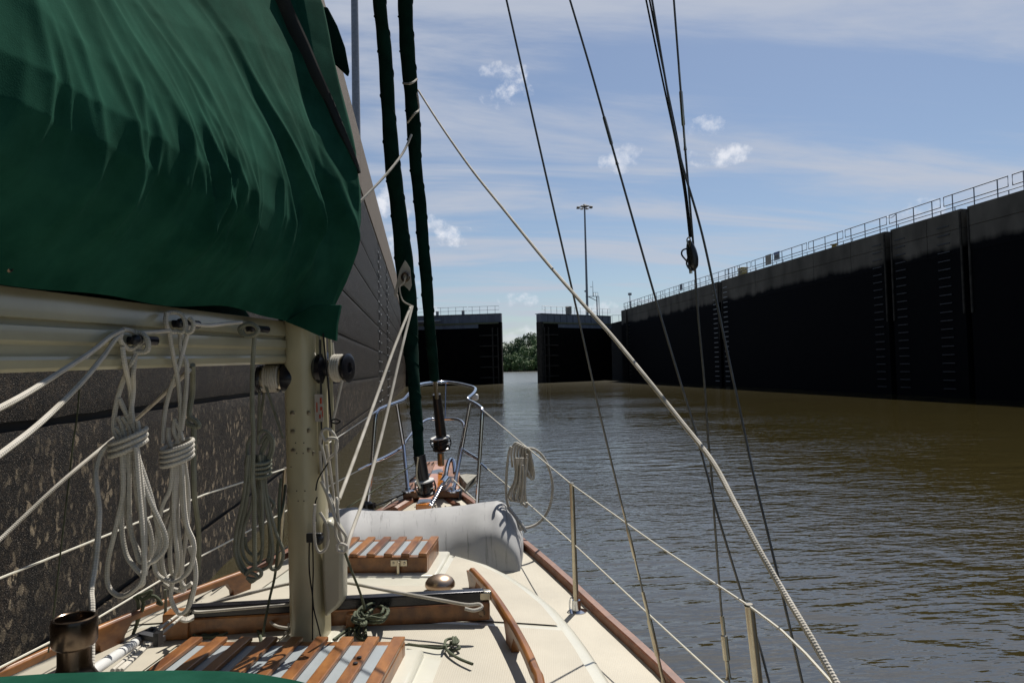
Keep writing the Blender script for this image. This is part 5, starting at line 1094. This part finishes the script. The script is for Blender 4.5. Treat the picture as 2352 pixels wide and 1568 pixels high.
# cross profile (front->top->back) at each lateral station
dn = thing('dinghy_cover', 'grey-white stained vinyl cover draped over a bundle on the foredeck', 'cover', tuple(bp(0.1,1.6,1.2)))
topl = [(770,1172),(800,1168),(850,1176),(920,1177),(990,1170),(1060,1163),(1110,1156),(1140,1153),(1155,1158),(1170,1176),(1185,1200),(1192,1225)]
G = []
for i in range(rowsN+1):
    f = i/rowsN
    x = 745+(1190-745)*(1-(1-f)**1.0)
    yt = itp([(a_, b2) for a_, b2 in [(740,1170)]+topl], x)
    row = []
    # world frame at the station
    dt_ = 4.15-.05*f; Pt = at(x, yt, dt_); zt_ = Pt.z
    foot = at(x+5*f, 1336, 3.74)
    zf = 1.16
    edge = max(0, (f-.9)/.1)
    for j in range(colN+1):
        g_ = j/colN
        if g_ < .5:      # near face, from the deck up to the crest
            h = g_/.5; zz_ = zf+(zt_-zf)*math.sin(h*math.pi/2)**.85
            back = (1-math.cos(h*math.pi/2))
            p = Vector((foot.x+(Pt.x-foot.x)*back, foot.y+(Pt.y-foot.y)*back, zz_))
        else:
            h = (g_-.5)/.5; p = Pt+FW*.42*math.sin(h*math.pi/2)+UP*(-(zt_-1.18)*(1-math.cos(h*math.pi/2)))
        nn_ = noise.noise(Vector((p.x*3.1, p.z*4, p.y*2)))*.022+noise.noise(Vector((p.x*9, p.z*5, 2)))*.007
        dr = .010*math.sin(p.x*21+p.z*7)*max(0,1-g_*2.2)+(.013*max(0,(f-.72)/.28)*math.sin(p.z*34+p.x*15+2*noise.noise(p*3)) if g_ < .48 else 0)*math.sin(min(1,g_*2)*math.pi)
        p = p-FW*(nn_+dr)+UP*nn_*.3
        row.append(p)
    G.append(row)
# close the starboard end: collapse towards the end's centre
last = G[-1]; cen = sum(last, Vector())/len(last)
for k in range(1, 9):
    f = k/8; rws = []
    for p in last:
        q = p.lerp(cen, f)+RT*.02*math.sin(f*math.pi/2); q += FW*noise.noise(q*7)*.01; rws.append(q)
    G.append(rws)
MB().grid(G).build('cover_skin', 'vinyl', dn, smooth=70)
P_ = [at(*q) for q in ((1168,1165,4.0),(1183,1185,3.98),(1200,1207,3.96),(1208,1222,3.95))]
MB().tube(cr(P_,5), .010, 8).build('hem_roll', 'vinyl', dn)
# ------------------------------------------------------------ coil on starboard lifeline
mb = MB(); dl = 4.3
lp_ = [(1560,835),(1540,900),(1524,1040),(1518,1180),(1525,1300),(1560,1400),(1600,1460),(1640,1530)]
mb.rope([at(*R6(x,y),dl-.15) for x,y in lp_], .008)
mb.rope([at(*R6(x,y),dl-.12) for x,y in [(1690,850),(1760,860),(1830,920),(1885,1030),(1913,1160),(1905,1280),(1870,1390),(1800,1480),(1720,1520),(1640,1530)]], .008)
mb.rope([at(*R6(x,y),dl-.15) for x,y in [(1625,1510),(1640,1535),(1655,1525),(1640,1515)]], .011)
rnd = random.Random(5)
for k in range(6):
    o = k*25
    mb.rope([at(*R6(x,y),dl-.10-.012*k) for x,y in [(1572+o,1010+o*.3),(1563+o,900),(1585+o*.8,818+o*.35),(1622+o*.75,812+o*.42),(1655+o*.72,890+o*.8),(1668+o*.7,1000+o*.7),(1650+o*.65,1050+o*.45),(1640+o*.3,990)]], .0072)
for k in range(7):
    o = k*20; w_ = rnd.uniform(-14,14)
    mb.rope([at(*R6(x,y),dl-.16-.010*((k*5)%8)) for x,y in [(1590+o*.9,930),(1600+o*.7,1030),(1585+o*.6+w_,1130),(1545+o*1.0+w_,1215),(1540+o*1.15,1262+w_),(1575+o*.95,1290+abs(w_)),(1625+o*.45,1240+w_),(1650+o*.25,1120),(1640+o*.4,990)]], .0070)
for s_ in ([(1650,1270),(1645,1310),(1665,1325),(1690,1345),(1695,1310)], [(1570,1230),(1600,1180),(1650,1100),(1700,900)]): mb.rope([at(*R6(x,y),dl-.2) for x,y in s_], .008)
tag(mb.build('rope_coil', 'rope', smooth=60), 'white rope coil with one big open loop hanging on the starboard lifelines', 'rope coil')
# ------------------------------------------------------------ lower left gear
wb = onz(*R3(560,1500), 1.42); dW = 1.24
wbase = at(*R3(570,1560), dW)
win = MB().lathe(wbase, (0,0,1), [(q_*.63, h_*.70) for q_, h_ in [(.085,-.10),(.075,-.02),(.06,.01),(.046,.03),(.042,.045),(.042,.085),(.053,.092),(.057,.10),(.058,.150),(.055,.158),(.050,.160),(.047,.158),(.045,.14),(.02,.135)]], 40).build('winch', 'bronze', boat, smooth=30)
MB().box(wbase+UP*-.14, (.2,.2,.1), BAX).build('winch_pad', 'gel', win, bevel=.02)
a, b_ = at(*R3(715,1470),1.30), at(*R3(1030,1262),1.62)
pol = thing('boat_hook', 'white tube with black plastic end lying on the roof at lower left', 'boat hook', tuple(a))
MB().tube([a-(b_-a)*.3, b_], .0105, 14).build('tube', 'white', pol)
c_ = at(*R3(1110,1210),1.68); MB().tube([b_, at(*R3(1180,1160),1.75)], [.012,.009], 10).box(at(*R3(1165,1215),1.66), (.05,.02,.012), (Vector((.9,.1,-.3)).normalized(), FW, UP)).box(at(*R3(1210,1225),1.64), (.012,.02,.03), BAX).rope([at(*R3(1120,1170),1.7), at(*R3(1160,1145),1.72), at(*R3(1185,1165),1.72), at(*R3(1160,1190),1.7)], .004).build('hook_end', 'black', pol)
rope('control_line', 'pair of white control lines leading aft at lower left beside the tube', [rp([(860,1470,1.40),(1000,1350,1.55),(1180,1180,1.8),(1360,1045,2.25)], 1, R3), rp([(930,1470,1.42),(1060,1350,1.57),(1220,1200,1.8),(1390,1060,2.25)], 1, R3), rp([(900,1470,1.41),(1030,1360,1.55),(1200,1190,1.8)], 1, R3)], 'rope', .0042)
# olive cords on port rail
rope('fender_lanyard', 'olive cord knotted on the port lifeline against the wall', [rp(s_, 2.55, R3) for s_ in ([(1030,900),(1060,960),(1050,1100),(1020,1190)], [(1060,900),(1100,960),(1060,1080),(1020,1190)], [(1050,900),(1110,880),(1160,860),(1130,900),(1080,930)], [(1100,930),(1180,900),(1240,960),(1200,950)])], 'ropeg', .006)
rope('fender_lanyard', 'pale cord dropping from the port lifeline behind the coils', [rp([(1265,850),(1270,950),(1262,1060)], 2.5, R3)], 'rope2', .005)
for (xa, ya, xb, yb, lab) in ((1850,740,1500,930,'upper of two thin dark lines along the port rail'),(1850,770,1540,950,'lower of two thin dark lines along the port rail')):
    rope('jack_line', lab, [[at(*R3(xa,ya),3.6), at(*R3((xa+xb)/2,(ya+yb)/2),3.2), at(*R3(xb,yb),2.9)], [at(*R4(0 if 'upper' in lab else 60,860),3.0), at(*R4(330,700),3.4), at(*R4(640,520),3.8)]], 'ropek', .004)
# ------------------------------------------------------------ spray hood edge
G = []
for i in range(41):
    x = -160+i*23.5; f = i/40
    y = itp([(-200,1560),(0,1549),(120,1541),(250,1537),(400,1534),(520,1536),(600,1543),(680,1557),(760,1580),(900,1640)], x)
    P0 = at(x, y, .92); row = []
    for j in range(8):
        a = j/7*1.35; row.append(P0+FW*-.0+Vector((0,-.30*math.sin(a),-.10*(1-math.cos(a))))+UP*(-.004 if j == 0 else 0))
    row = [P0+Vector((0,.0,-.02)), P0+Vector((0,.006,-.008))]+row
    G.append(row)
tag(MB().grid(G).build('spray_hood', 'canvas', smooth=70, solid=.003), 'strip of bright green canvas spray hood along the bottom left edge', 'spray hood')
for o in bpy.data.objects:
    if '_o' in o: del o['_o']
